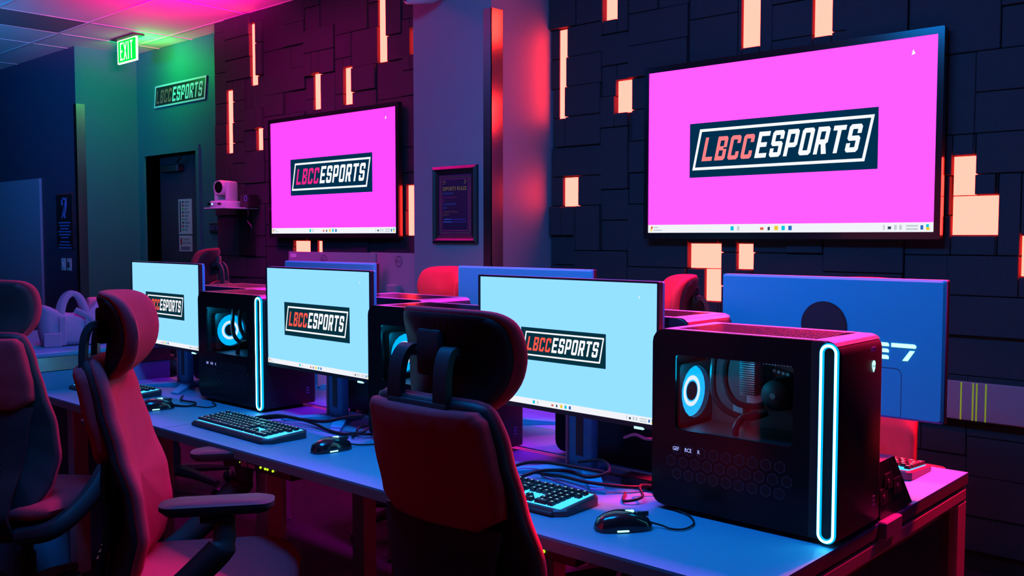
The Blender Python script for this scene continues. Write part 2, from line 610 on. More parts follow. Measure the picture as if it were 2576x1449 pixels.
for i in range(len(xs) - 1):
    for j in range(len(ys) - 1):
        dark = (i == 3 and j == 1)
        ceil_tile(xs[i], xs[i + 1], ys[j + 1], ys[j], M_CEILD if dark else M_CEIL)
    ceil_tile(xs[i], xs[i + 1], 4.09, 4.3)
MB().box(-4.76, 2.4, -3.0, 4.15, CE + 0.004, CE + 0.02).build('ceiling_field', M_CEIL, ceil)
for x in xs:
    MB().box(x - 0.009, x + 0.009, ys[-1], 4.3, CE, CE + 0.012).build('ceiling_bar', M_TBAR, ceil)
for y in ys:
    MB().box(xs[0], xs[-1], y - 0.009, y + 0.009, CE - 0.001, CE + 0.011).build('ceiling_bar', M_TBAR, ceil)

# feature wall: backing + felt tiles + recessed lights
wallf = tag(MB().box(-7.07, 1.2, YW, YW + 0.1, 0, CE + 0.02).build('wall_feature', M_FELTB), 'dark felt block wall carrying the two screens', None, None, 'structure')
CW = 0.0894
RH = 0.1637
X0 = -7.07


def col_x(c):
    return -6.848 + CW * c


def row_z(k):
    return 1.384 + RH * k


LIGHTS = [  # name text, list of boxes (x0,x1,z0,z1)
    ('tallest slim light panel high up at the left end of the wall', [(-6.492, -6.403, 2.548, 3.02)]),
    ('slim light panel nearest the left end of the wall, beside the green wall', [(-6.848, -6.758, 2.046, 2.545)]),
    ('short light panel just left of the smaller screen', [(-6.420, -6.330, 2.046, 2.214)]),
    ('tall light panel reaching the ceiling above the right end of the smaller screen', [(-4.955, -4.858, 2.538, 3.10)]),
    ('left one of the two short light panels right above the smaller screen', [(-5.680, -5.590, 2.29, 2.545)]),
    ('right one of the two short light panels right above the smaller screen', [(-5.325, -5.228, 2.29, 2.545)]),
    ('light panel between the smaller screen and the blue column', [(-4.678, -4.586, 1.384, 1.713)]),
    ('square light panel under the smaller screen, over the grey widescreen monitor', [(-5.942, -5.748, 1.221, 1.348)]),
    ('narrow light panel under the smaller screen, right of the square one', [(-5.656, -5.589, 1.221, 1.348)]),
    ('light panel half hidden by the upper left edge of the blue column', [(-4.625, -4.53, 2.545, 2.710)]),
    ('long light panel beside the blue column, glowing onto its red side', [(-3.398, -3.338, 2.033, 2.524)]),
    ('short light panel at the upper left of the larger screen', [(-2.998, -2.902, 2.030, 2.201)]),
    ('light panel cut by the top of the picture, right of the column', [(-3.077, -2.983, 2.521, 2.72)]),
    ('small light panel low between the column and the larger screen', [(-3.360, -3.258, 1.545, 1.708)]),
    ('left one of the two light panels above the larger screen', [(-2.267, -2.174, 2.275, 2.69)]),
    ('right one of the two light panels above the larger screen', [(-1.910, -1.822, 2.275, 2.60)]),
    ('hook shaped light panel below the lower left corner of the larger screen', [(-2.542, -2.363, 1.221, 1.346), (-2.452, -2.363, 1.060, 1.2209)]),
    ('small square light panel under the larger screen, right of the hook shaped one', [(-2.276, -2.192, 1.221, 1.346)]),
    ('big L shaped light panel right of the larger screen', [(-1.298, -1.206, 1.546, 1.708), (-1.298, -1.119, 1.384, 1.5459)]),
    ('light panel at the right picture border, right of the L shaped one', [(-1.036, -0.94, 1.221, 1.384)]),
    ('light panel low at the right picture border near the floor', [(-0.93, -0.84, 0.40, 0.566)]),
]
holes = [b for _, bs in LIGHTS for b in bs]
for lab, bs in LIGHTS:
    e = empty('wall_light', (bs[0][0], YW, bs[0][2]))
    tag(e, 'peach red ' + lab, 'wall light', 'glowing panels set into the felt wall')
    mb, ms = MB(), MB()
    for (a, b, c, d) in bs:
        a, b, c, d = a - bs[0][0], b - bs[0][0], c - bs[0][2], d - bs[0][2]
        mb.box(a + .002, b - .002, -0.045, -0.035, c + .002, d - .002)
    mb.build('diffuser', M_PANEL, e)
    (a, b, c, d) = bs[0]
    MB().box(0.004, b - a - .004, -0.036, -0.002, 0.004, d - c - .004).build('housing', M_GREY, e)

# tile layout: rows of blocks, cut around the lights
felt_mesh = {}
n_tile = 0
stuffmb = MB()
blocks = []
NC, NR = 76, 38
HRH = RH / 2
Z00 = 1.384 - 16 * HRH
occ = [[False] * NC for _ in range(NR)]
for r_ in range(NR):
    for c_ in range(NC):
        if occ[r_][c_]:
            continue
        w_ = rnd.choice((2, 2, 3, 3, 4, 4))
        h_ = rnd.choice((2, 2, 2, 2, 3, 4))
        w_ = min(w_, NC - c_)
        while any(occ[r_][c_ + q] for q in range(w_)):
            w_ -= 1
        h_ = min(h_, NR - r_)
        if w_ > 1 and c_ + w_ + 1 < NC and not occ[r_][c_ + w_] and occ[r_][c_ + w_ + 1]:
            w_ += 1
        for a_ in range(h_):
            for b_ in range(w_):
                occ[r_ + a_][c_ + b_] = True
        zl, zh = Z00 + r_ * HRH, min(Z00 + (r_ + h_) * HRH, CE)
        zl = max(zl, 0.09)
        if zh - zl > 0.03:
            blocks.append([col_x(c_ - 2), col_x(c_ - 2 + w_), zl, zh])


def cut(blk, h):
    """rectangle minus a light hole -> remaining rectangles"""
    a, b, c, d = blk
    ha, hb, hc, hd = h
    if ha >= b - 1e-4 or hb <= a + 1e-4 or hc >= d - 1e-4 or hd <= c + 1e-4:
        return [blk]
    out = []
    if ha > a + 0.012:
        out.append([a, ha, c, d])
    if hb < b - 0.012:
        out.append([hb, b, c, d])
    m0, m1 = max(a, ha), min(b, hb)
    if hc > c + 0.012:
        out.append([m0, m1, c, hc])
    if hd < d - 0.012:
        out.append([m0, m1, hd, d])
    return out


final = []
for blk in blocks:
    depth = rnd.choice((0.060, 0.064, 0.070, 0.076, 0.082))
    parts = [blk]
    for h in holes:
        parts = [q for p in parts for q in cut(p, h)]
    for p in parts:
        final.append((p, depth))
keep = []
for (a, b, c, d), dep in final:
    if b < X0 + 0.05 or a > 0.6:
        continue
    a = max(a, X0)
    if a > -4.56 and b < -3.464 + 0.0:
        continue                                   # behind the column
    if a < -3.464 < b:
        a = -3.464
        if b - a < 0.02:
            continue
    if a > -2.74 and b < -1.35 and c > 1.40 and d < 2.18:
        continue                                   # behind the larger screen
    if a > -6.1 and b < -4.72 and c > 1.42 and d < 2.18:
        continue
    if a >= -3.47 and b < -3.38:
        dep = 0.047                                # flush filler between column and long light
    keep.append((a, b, c, d, dep))
keep.sort(key=lambda t: (0 if t[2] > 0.88 and t[0] < -0.9 else 1, t[2] < 1.05))
for i, (a, b, c, d, dep) in enumerate(keep):
    g = 0.0018
    if i < 292:
        key = (round(b - a, 3), round(d - c, 3), dep)
        if key not in felt_mesh:
            felt_mesh[key] = MB().rbox(0, b - a - 2 * g, -dep, 0, 0, d - c - 2 * g, 0.003, 1).mesh('felt_tile', M_FELT)
        link('felt_tile', felt_mesh[key], wallf, (a + g, YW, c + g))
    else:
        stuffmb.box(a + g, b - g, YW - dep, YW, c + g, d - g)
if stuffmb.v:
    tag(stuffmb.build('felt_tiles_rest', M_FELT, wallf), None, None, None, 'stuff')
tag(MB().box(-7.07, 1.2, YW - 0.03, YW, 0, 0.09).build('baseboard_feature', M_BLACK), 'black baseboard under the felt wall', None, None, 'structure')

# column
colx0, colx1, coly = -4.076, -3.464, 3.619
tag(MB().box(colx0, colx1, coly, YW, 0, CE + 0.02).build('wall_column', M_COLUMN), 'blue lit square column in front of the felt wall', None, None, 'structure')
cg = MB()
cg.box(colx1 - 0.055, colx1 + 0.004, coly - 0.004, coly, 0.1, 2.575)
cg.box(colx1, colx1 + 0.004, coly - 0.004, coly + 0.085, 0.1, 2.575)
tag(cg.build('trim_1', M_STEEL), 'polished steel corner guard on the blue column', None, None, 'structure')

# exit wall, return wall and left wall
YE = 4.3
XR = -8.81
DX0, DX1, DZ = -8.655, -7.70, 2.135
we = MB()
we.box(XR, DX0, YE, YE + 0.2, 0, CE + .02)
we.box(DX1, -7.07, YE, YE + 0.2, 0, CE + .02)
we.box(DX0, DX1, YE, YE + 0.2, DZ, CE + .02)
tag(we.build('wall_exit', M_PAINT), 'teal green lit wall around the exit door', None, None, 'structure')
tag(MB().box(-7.07, -7.0, YW, YE + 0.1, 0, CE + .02).build('wall_jog', M_PAINT), 'short wall end beside the felt wall', None, None, 'structure')
tag(MB().box(XR - 0.006, XR, 3.7201, YE + .2, 0, CE + .02).build('wall_return', M_PAINT), 'green lit return wall left of the exit door', None, None, 'structure')
tag(MB().box(-12, XR - 0.006, 3.72, 3.85, 0, CE + .02).build('wall_left', M_PAINTD), 'dark blue wall at the far left', None, None, 'structure')
tag(MB().rbox(-11.9, -9.62, 3.695, 3.72, 0.05, 1.945, 0.004, 1).build('wall_panel', M_BOARD), 'pale glossy panel on the dark blue wall', None, None, 'structure')
cg = MB()
cg.box(XR - 0.045, XR + 0.004, 3.716, 3.72, 0.1, 2.59)
cg.box(XR, XR + 0.004, 3.716, 3.80, 0.1, 2.59)
tag(cg.build('trim_2', M_STEEL), 'steel corner guard on the dark blue wall', None, None, 'structure')

# door
door = tag(empty('door_1', (DX0, YE, 0)), 'dark recessed exit door with two taped notices', None, None, 'structure')
dw = DX1 - DX0
MB().box(0.0, dw, 0.14, 0.19, 0, DZ).build('door_leaf', M_DOOR, door)
fr = MB()
fr.box(-0.05, 0.0, -0.02, 0.15, 0, DZ + 0.055)
fr.build('door_frame', M_PAINT, door)
MB().box(dw, dw + 0.05, -0.02, 0.15, 0, DZ + 0.055).build('door_frame', M_PAINT, door)
MB().box(0, dw, -0.02, 0.15, DZ, DZ + 0.055).build('door_frame', M_PAINT, door)
MB().box(dw - 0.02, dw, 0.10, 0.14, 0.5, 1.95).build('door_edge_strip', M_BRASS, door)
MB().rbox(0.14, 0.46, 0.07, 0.14, 1.98, 2.05, 0.006, 1).build('door_closer', M_BLACK, door)
MB().tube([(0.44, 0.08, 2.06), (0.62, 0.02, 2.10)], 0.008, 6).build('closer_arm', M_BLACK, door)

sgn = tag(MB().box(-8.303, -8.065, 4.433, 4.4395, 1.40, 1.726).build('door_notice', M_PAPER), 'long taped notice with pictogram column on the exit door', 'notice', 'notices on the exit door')
mb = MB()
for i in range(9):
    mb.cur = i % 3
    mb.box(-8.235, -8.205, 4.4315, 4.433, 1.69 - i * 0.032, 1.708 - i * 0.032)
    mb.cur = 0
    for q in range(2):
        mb.box(-8.19, -8.10 - .02 * (i % 3), 4.4322, 4.433, 1.70 - i * .032 - q * .009, 1.704 - i * .032 - q * .009)
mb.cur = 0
mb.box(-8.28, -8.258, 4.4315, 4.433, 1.42, 1.71)
mb.build('notice_print', [M_INK, M_INKR, M_INKG], sgn)
sgn = tag(MB().box(-8.30, -8.068, 4.433, 4.4395, 1.24, 1.388).build('door_notice', M_PAPER), 'small square taped notice with red mark below the long one', 'notice', 'notices on the exit door')
mb = MB()
mb.cur = 1
mb.box(-8.275, -8.245, 4.4315, 4.433, 1.30, 1.365)
mb.cur = 0
mb.text('Keep this', 0.035, -8.22, 1.345, 4.432, sx=.8)
mb.text('door closed', 0.035, -8.23, 1.31, 4.432, sx=.8)
for q in range(3):
    mb.box(-8.27, -8.10, 4.4315, 4.433, 1.255 + q * .012, 1.261 + q * .012)
mb.build('notice_print', [M_INK, M_INKR], sgn)

er = tag(MB().rbox(-7.50, -7.20, 4.288, 4.2995, 1.41, 1.495, 0.002, 1).build('wall_plaque', M_SIGNB), 'small black exit route plaque on the teal wall beside the door', 'sign')
mb = MB()
mb.text('EXIT ROUTE', 0.06, -7.488, 1.435, 4.2875, sx=.72)
mb.build('plaque_lettering', M_SIGNBL, er)

# wall logo board
lg = tag(empty('logo_board', (-7.975, YE - 0.012, 2.668)), 'black slanted LBCC ESPORTS board on the green lit wall above the exit door', 'sign')
W, H = 0.945, 0.20
k = 0.03
poly = [(-W / 2, -H / 2), (W / 2 - k, -H / 2), (W / 2, H / 2), (-W / 2 + k, H / 2)]
MB().prism(poly, 'y', 0.0, 0.011).build('board', M_SIGNB, lg)
ins = [(x * 0.985, z * 0.93) for x, z in poly]
ins2 = [(x * 0.965, z * 0.84) for x, z in poly]
MB().ring([(p[0] * 1.0, p[1]) for p in poly], ins2, 'y', -0.002, 0.001).build('outline', M_SIGNW, lg)
a = MB()
xe = lettering(a, 'LBCC', -0.43, -0.065, 0.12, 0.074, 0.058, -0.003, 0.22)
a.build('lettering', M_SIGNR, lg)
a = MB()
lettering(a, 'ESPORTS', xe + 0.004, -0.068, 0.128, 0.0765, 0.061, -0.003, 0.22)
a.build('lettering', M_SIGNW, lg)

# exit sign with its own light
ex = tag(empty('exit_sign', (-8.06, 3.86, CE)), 'glowing green EXIT sign hanging from the ceiling', 'exit sign')
MB().rbox(-0.21, 0.21, -0.055, 0.055, -0.012, 0.0, 0.003, 1).build('ceiling_mount', M_DARK, ex)
MB().rbox(-0.175, 0.175, -0.005, 0.005, -0.215, -0.012, 0.002, 1).build('acrylic_panel', M_GREEN, ex)
o = rrect(-.177, .177, -.217, -.012, .006, 2)
i_ = rrect(-.166, .166, -.206, -.02, .006, 2)
MB().ring(o, i_, 'y', -.008, .008).build('panel_rim', M_GREENW, ex)
mb = MB()
x = -0.125


def exit_letters(mb, y, sgnx):
    s = 0.016
    w = 0.05
    zb, zt = -0.19, -0.035

    def rc(x0, z0, x1, z1):
        mb.quad((sgnx * x0, y, z0), (sgnx * x1, y, z0), (sgnx * x1, y, z1), (sgnx * x0, y, z1))
    x = -0.128
    rc(x, zb, x + s, zt), rc(x, zb, x + w, zb + s), rc(x, zt - s, x + w, zt), rc(x, -.12, x + w * .85, -.12 + s)
    x += 0.07
    for (p, q) in (((x, zb), (x + w, zt)), ((x + w, zb), (x, zt))):
        mb.quad((sgnx * (p[0] - s * .5), y, p[1]), (sgnx * (p[0] + s * .5), y, p[1]), (sgnx * (q[0] + s * .5), y, q[1]), (sgnx * (q[0] - s * .5), y, q[1]))
    x += 0.075
    rc(x, zb, x + s, zt)
    x += 0.04
    rc(x, zt - s, x + w, zt), rc(x + w / 2 - s / 2, zb, x + w / 2 + s / 2, zt)


exit_letters(mb, -0.0065, 1)
exit_letters(mb, 0.0065, -1)
mb.build('lettering', M_GREENW, ex)
pl = bpy.data.lights.new('exit_glow', 'POINT')
pl.color = (0.0, 1.0, 0.12)
pl.energy = 9.0
pl.shadow_soft_size = 0.08
plo = bpy.data.objects.new('exit_glow', pl)
COL.objects.link(plo)
plo.parent = ex
plo.location = (0.06, 0.10, -0.17)

# assistive listening sign, switches
sg = tag(MB().rbox(-9.262, -8.895, 3.703, 3.7195, 1.268, 1.776, 0.003, 1).build('hearing_sign', M_SIGNB), 'tall dark sign with ear symbol on the dark blue wall', 'sign')
mb = MB()
mb.tube(smooth_path([(-9.12, 3.702, 1.56), (-9.06, 3.702, 1.60), (-9.03, 3.702, 1.66), (-9.03, 3.702, 1.71), (-9.08, 3.702, 1.735), (-9.12, 3.702, 1.71), (-9.115, 3.702, 1.67)], 4), 0.008, 5)
mb.tube([(-9.13, 3.702, 1.55), (-9.02, 3.702, 1.74)], 0.005, 5)
mb.tube(smooth_path([(-9.05, 3.702, 1.62), (-9.07, 3.702, 1.57), (-9.05, 3.702, 1.555)], 4), 0.007, 5)
z = 1.53
for q, w in enumerate((.26, .22, .18, .28, .25, .16, .2, .26, .3)):
    z -= .028 if q != 6 else .04
    mb.box(-9.08 - w / 2, -9.08 + w / 2, 3.7015, 3.703, z, z + .012)
mb.build('sign_print', M_SIGNBL, sg)
mb.v and None
MB().box(-9.262, -8.895, 3.7005, 3.7195, 1.770, 1.778).build('sign_top_edge', M_INKR, sg)
for q, (x, lab) in enumerate(((-9.19, 'plain blank switch plate under the ear symbol sign'), (-9.06, 'switch plate with toggle slots, right one under the ear symbol sign'))):
    sp = tag(MB().rbox(x, x + 0.085, 3.708, 3.7195, 1.058, 1.175, 0.003, 1).build('switch_plate', M_WHITEP), lab, 'switch', 'switches on the dark blue wall')
    MB().rbox(x + .028, x + .058, 3.700, 3.7085, 1.09, 1.14, 0.002, 1).build('rocker', M_WHITEP if q == 0 else M_INK, sp)

# ------------------------------------------------------------------ wall screens


def make_tv(name, cx, cz, W, H, y, m_scr, m_red, m_plate, label, lw, lh, lcx, lcz):
    t = tag(empty(name, (cx, y, cz)), label, 'screen', 'wall screens on the felt wall')
    MB().ring(rrect(-W / 2 - .026, W / 2 + .026, -H / 2 - .03, H / 2 + .03, .006, 2), rrect(-W / 2, W / 2, -H / 2, H / 2, .002, 2), 'y', -0.006, 0.03).build('bezel', M_BLACKG, t)
    MB().box(-W / 2 - .02, W / 2 + .02, 0.004, 0.03, -H / 2 - .02, H / 2 + .02).build('back_housing', M_BLACK, t)
    MB().box(-W * .2, W * .2, 0.03, 0.075, -H * .25, H * .25).build('wall_bracket', M_BLACK, t)
    MB().quad((-W / 2, 0, -H / 2), (W / 2, 0, -H / 2), (W / 2, 0, H / 2), (-W / 2, 0, H / 2)).build('display', m_scr, t)
    logo(t, lcx - cx, lcz - cz, lw, lh, -0.001, m_plate, M_WHITE, m_red)
    taskbar(t, -W / 2, W / 2, -H / 2, 0.040, -0.001)
    mb = MB()
    mb.quad((W * .425, -.001, H * .41), (W * .425 + .016, -.001, H * .41 + .006), (W * .425 + .006, -.001, H * .41 + .024))
    mb.build('pointer', M_WHITE, t)
    return t


tvr = make_tv('wall_screen', -2.042, 1.798, 1.40, 0.800, 4.02, M_TV, M_SALMON, M_PLATE,
              'larger looking magenta wall screen on the right with the LBCC ESPORTS logo', 0.924, 0.262, -2.040, 1.797)
tvl = make_tv('wall_screen', -5.414, 1.809, 1.428, 0.816, 4.02, M_TV2, M_PINKR, M_PLATE,
              'magenta wall screen left of the blue column with the LBCC ESPORTS logo', 0.938, 0.262, -5.409, 1.807)

# framed poster on the column
ps = tag(empty('framed_poster', (-3.732, coly, 1.553)), 'black framed ESPORTS RULES poster on the blue column', 'poster')
W, H = 0.348, 0.422
for (pts) in ([(-W / 2, -H / 2), (W / 2, -H / 2), (W / 2 - .045, -H / 2 + .045), (-W / 2 + .045, -H / 2 + .045)],
              [(W / 2, -H / 2), (W / 2, H / 2), (W / 2 - .045, H / 2 - .045), (W / 2 - .045, -H / 2 + .045)],
              [(W / 2, H / 2), (-W / 2, H / 2), (-W / 2 + .045, H / 2 - .045), (W / 2 - .045, H / 2 - .045)],
              [(-W / 2, H / 2), (-W / 2, -H / 2), (-W / 2 + .045, -H / 2 + .045), (-W / 2 + .045, H / 2 - .045)]):
    mb = MB()
    y_out, y_in = -0.024, -0.010
    a, b, c, d = pts
    ma = lambda p, q, t: (p[0] + (q[0] - p[0]) * t, p[1] + (q[1] - p[1]) * t)
    r0 = [(a[0], -.001, a[1]), (a[0], -.016, a[1]), (*ma(a, d, .35)[:1], -.026, ma(a, d, .35)[1]), (*ma(a, d, .6)[:1], -.016, ma(a, d, .6)[1]), (d[0], -.010, d[1]), (d[0], -.001, d[1])]
    r1 = [(b[0], -.001, b[1]), (b[0], -.016, b[1]), (*ma(b, c, .35)[:1], -.026, ma(b, c, .35)[1]), (*ma(b, c, .6)[:1], -.016, ma(b, c, .6)[1]), (c[0], -.010, c[1]), (c[0], -.001, c[1])]
    mb.loft([r0, r1])
    mb.build('frame_rail', M_BLACK, ps)
MB().box(-W / 2 + .04, W / 2 - .04, -.008, -.002, -H / 2 + .04, H / 2 - .04).build('print', M_POSTER, ps)
mb = MB()
y = -0.0088


def outline_rect(mb, w, h, t, y):
    mb.ring(rrect(-w / 2, w / 2, -h / 2, h / 2, .008, 2), rrect(-w / 2 + t, w / 2 - t, -h / 2 + t, h / 2 - t, .006, 2), 'y', y, y + .0004)


mb.cur = 0
outline_rect(mb, 0.246, 0.322, .0035, y)
outline_rect(mb, 0.212, 0.286, .0045, y)
mb.cur = 3
outline_rect(mb, 0.230, 0.304, .0025, y)
mb.cur = 1
for sx in (-1, 1):
    for (dx, dz) in ((0, .009), (.009, .004), (0, -.005)):
        xx = -.09 + dx if sx < 0 else .075 + dx
        mb.box(xx, xx + .0055, y, y + .0004, .118 + dz, .1235 + dz)
mb.text('ESPORTS RULES', .0285, -.095, .079, y, sx=.93)
mb.cur = 2
mb.text('CAN FOOD/DRINK', .0135, -.094, .058, y, sx=.68)
mb.cur = 0
mb.text('ONLY PLACE IN RANGE TO', .0125, -.094, .036, y, sx=.72)
mb.text('SIT', .0125, -.094, .020, y, sx=.72)
mb.cur = 2
mb.text('FOUL LANGUAGE  KEEP IT', .0125, -.094, .000, y, sx=.72)
mb.text('CLEAN', .0125, -.094, -.020, y, sx=.72)
mb.cur = 3
mb.text('TAKE CARE OF THE SCHOOLS', .0125, -.094, -.043, y, sx=.68)
mb.text('EQUIPMENT', .0125, -.094, -.058, y, sx=.72)
mb.cur = 2
mb.box(-.085, -.03, y, y + .0004, -.082, -.077)
mb.box(-.092, -.022, y, y + .0004, -.096, -.091)
mb.cur = 4
mb.box(-.025, .08, y, y + .0004, -.082, -.077)
mb.box(-.017, .088, y, y + .0004, -.096, -.091)
mb.build('lettering', [M_POSTM, M_POSTY, M_POSTC, M_POSTO, mat('poster_indigo', (0.06, 0.05, 0.30), 0.6)], ps)

# ceiling camera in front of the column
dc = tag(empty('dome_camera', (-3.86, 3.50, 2.705)), 'white round security camera at the top of the blue column', 'camera')
MB().lathe([(0.001, 0.14), (.05, .14), (.05, .02), (.03, 0.0)], (0.02, .04, 0.05), 'z', 20).build('mount', M_WHITEP, dc, True)
pr = [(0.001, -.115), (.05, -.112), (.062, -.10), (.066, -.05), (.066, .05), (.055, .09), (.001, .10)]
cb = MB().lathe(pr, (0, 0, 0), 'y', 24)
cb.xf(Matrix.Rotation(R(-20), 4, 'Z') @ Matrix.Rotation(R(10), 4, 'X'))
cb.build('camera_body', M_WHITEP, dc, True)
ln = MB().lathe([(.001, -.121), (.046, -.121), (.05, -.112), (.001, -.11)], (0, 0, 0), 'y', 24)
ln.xf(Matrix.Rotation(R(-20), 4, 'Z') @ Matrix.Rotation(R(10), 4, 'X'))
ln.build('lens', M_LENS, dc, True)

# pan tilt camera on its shelf
sh = tag(empty('camera_shelf', (-6.55, YW - 0.06, 1.59)), 'pale bracket shelf on the left end of the felt wall', 'shelf')
MB().rbox(-0.16, 0.16, -0.30, -0.0, 0.0, 0.010, 0.003, 1).build('shelf_plate', M_WHITEP, sh)
MB().rbox(-0.11, 0.11, -0.03, 0.0, -0.36, 0.0, 0.003, 1).build('bracket_plate', M_BLACK, sh)
pc = tag(empty('conference_camera', (-6.60, 3.92, 1.6005)), 'white pan tilt conference camera on the bracket shelf', 'camera')
pc.rotation_euler = (0, 0, R(12))
MB().lathe([(.001, 0), (.118, 0), (.122, .006), (.122, .04), (.112, .052), (.001, .052)], (0, 0, 0), 'z', 28).build('base', M_WHITEP, pc, True)
yk = MB()
for s in (-1, 1):
    yk.rbox(s * .052 - .02 + (.02 if s > 0 else -.02) * .4, s * .052 + .02 + (.02 if s > 0 else -.02) * .4, -.055, .055, .05, .205, .018, 3)
yk.box(-.05, .05, -.04, .04, .05, .062)
yk.build('yoke', M_WHITEP, pc, True)
hd = MB().lathe([(.001, .06), (.045, .058), (.056, .045), (.057, -.06), (.052, -.078), (.046, -.078), (.044, -.07), (.001, -.07)], (0, 0, .155), 'y', 24)
hd.build('camera_head', M_WHITEP, pc, True)
MB().lathe([(.001, -.073), (.044, -.073), (.044, -.068), (.001, -.068)], (0, 0, .155), 'y', 24).build('lens', M_LENS, pc)
MB().lathe([(.001, -.126), (.007, -.126), (.007, -.118), (.001, -.118)], (-.02, 0, .026), 'y', 10).build('status_light', M_BLUELED, pc)
MB().box(-.075, -.045, -.118, -.10, .018, .036).build('sensor_window', M_LENS, pc)
MB().box(.035, .06, -.118, -.10, .020, .036).build('sensor_window', M_DARK, pc)
ob = tag(MB().rbox(-6.47, -6.36, 3.96, 4.06, 1.6005, 1.70, .006, 2).build('adapter_box', M_BLACK), 'small black box beside the conference camera on the shelf', 'box')
MB().disc((-6.385, 3.9585, 1.67), .022, 'y', 16, .013).build('ring_mark', M_SIGNBL, ob)
cbm = MB().tube(smooth_path([(-6.40, 3.99, 1.60), (-6.37, 3.97, 1.55), (-6.40, 3.98, 1.50), (-6.36, 3.99, 1.45), (-6.38, 4.0, 1.36)], 6), .006, 6)
tag(cbm.build('camera_cable', M_BLACK, None, True), 'thin dark cable hanging under the camera shelf', 'cable')

# raceway on the wall at the right
rw = tag(MB().rbox(-1.75, 1.1, YW - 0.125, YW - 0.10, 0.637, 0.794, 0.004, 1).build('wall_raceway', M_RACE), 'grey horizontal band on the felt wall right of the monitors', 'raceway')
for x in (-1.225, -1.180, -1.166, -1.132):
    MB().box(x, x + .006, YW - 0.1265, YW - 0.1248, 0.639, 0.792).build('lime_strip', M_LIMETAPE, rw)

# ------------------------------------------------------------------ desks
DZT = 0.75


def make_desk(x0, x1, y0, y1, label, front_y, legs):
    d = tag(empty('desk', (x0, y0, 0)), label, 'desk', 'back to back gaming desks')
    L, D = x1 - x0, y1 - y0
    MB().box(0, L, 0, D, DZT - 0.006, DZT).build('desk_top', M_DESK, d)
    MB().box(0, L, 0, D, DZT - 0.030, DZT - 0.006).build('top_edge', M_DESKE, d)
    for (lx, ly) in legs:
        MB().rbox(lx - .03, lx + .03, ly - .03, ly + .03, 0.0, DZT - 0.03, .004, 1).build('leg', M_FRAME, d)
    MB().rbox(.05, L - .05, D / 2 - .02, D / 2 + .02, DZT - .075, DZT - .03, .003, 1).build('rail', M_FRAME, d)
    return d


make_desk(-2.924, -0.785, 1.49, 2.05, 'near right desk carrying the large glowing tower at its end', 1.49, [(0.42, 0.13), (0.42, .50), (1.25, .13), (1.25, .5)])
make_desk(-3.985, -2.928, 1.49, 2.05, 'near left desk behind the turned chair', 1.49, [(0.09, .13), (0.09, .50), (.95, .50)])
make_desk(-2.924, -0.785, 2.09, 2.662, 'far right desk on the side of the felt wall with the reddish end', 2.66, [(0.42, .07), (1.25, .5)])
make_desk(-3.985, -2.928, 2.09, 2.662, 'far left desk on the side of the felt wall', 2.66, [(0.09, .5), (.95, .5)])
cc = tag(empty('cable_channel', (-3.985, 2.05, DZT)), 'ridged metal cable channel running between the two desk rows', 'cable channel')
MB().box(0, 3.2, 0.001, 0.039, -0.05, -0.02).build('tray', M_FRAME, cc)
for yy in (0.002, 0.014, 0.028):
    MB().box(0, 3.2, yy, yy + 0.009, -0.02, -0.003).build('ridge', M_FRAME, cc)

# end frame of the desk block
ef = tag(empty('desk_end_frame', (-0.785, 1.49, 0)), 'open metal end frame with dark panel under the right desk ends', 'desk frame')
MB().rbox(-.045, 0.0, .06, 1.165, .675, .715, .008, 2).build('top_rail', M_FRAME, ef)
MB().rbox(-.045, 0.0, 1.09, 1.165, 0, .68, .006, 1).build('leg', M_FRAME, ef)
MB().rbox(-.045, 0.0, .06, .125, 0, .68, .006, 1).build('leg', M_FRAME, ef)
MB().box(-.035, -.02, .12, 1.095, .10, .655).build('end_panel', M_BLACK, ef)

# power switch units with status lights under the near desk edge
pu = tag(empty('power_unit', (-2.40, 1.52, DZT - 0.031)), 'dark power unit with four lime lights under the near desk edge', 'power unit')
MB().rbox(-.16, .16, 0, .08, -.032, 0, .003, 1).build('housing', M_BLACK, pu)
for (x, m_) in ((-.012, M_LIME), (.012, M_LIME), (.024, M_LIME), (.052, M_LIME)):
    MB().lathe([(.001, -.003), (.0035, -.003), (.0035, .002), (.001, .002)], (x + .02, 0, -.016), 'y', 8).build('status_light', m_, pu)
MB().lathe([(.001, -.003), (.003, -.003), (.003, .002), (.001, .002)], (-.105, 0, -.009), 'y', 8).build('status_light', M_AMBER, pu)
MB().lathe([(.001, -.003), (.003, -.003), (.003, .002), (.001, .002)], (-.105, 0, -.018), 'y', 8).build('status_light', M_LIME, pu)
MB().box(-.098, -.066, -.002, 0, -.028, -.008).build('socket_plate', M_GREY, pu)
MB().box(-.058, -.022, -.002, 0, -.026, -.014).build('socket_plate', M_GREY, pu)
pu2 = tag(empty('power_unit', (-1.30, 1.52, DZT - 0.031)), 'dark power unit with one lime light under the near right desk edge', 'power unit')
MB().rbox(-.09, .09, 0, .08, -.032, 0, .003, 1).build('housing', M_BLACK, pu2)
MB().lathe([(.001, -.003), (.004, -.003), (.004, .002), (.001, .002)], (0.0, 0, -.016), 'y', 8).build('status_light', M_LIME, pu2)

# counter at the left
ct = tag(empty('side_counter', (-4.0, 1.40, 0)), 'side counter with steel edge band left of the desks', 'counter')
MB().box(-1.0, 0.0, 0.0, .68, 0.0, 0.825).build('cabinet_body', M_DESK, ct)
MB().box(-1.0, 0.003, -.003, .683, 0.828, 0.884).build('steel_band', M_STEEL, ct)
MB().rbox(-1.0, 0.012, -.012, .69, 0.885, 0.905, .004, 1).build('counter_top', M_DESK, ct)

# ------------------------------------------------------------------ gaming towers
PL, PW, PH = 0.445, 0.228, 0.418


def hexa(cx, cz, r):
    return [(cx + r * math.sin(R(60 * i)), cz + r * math.cos(R(60 * i))) for i in range(6)]


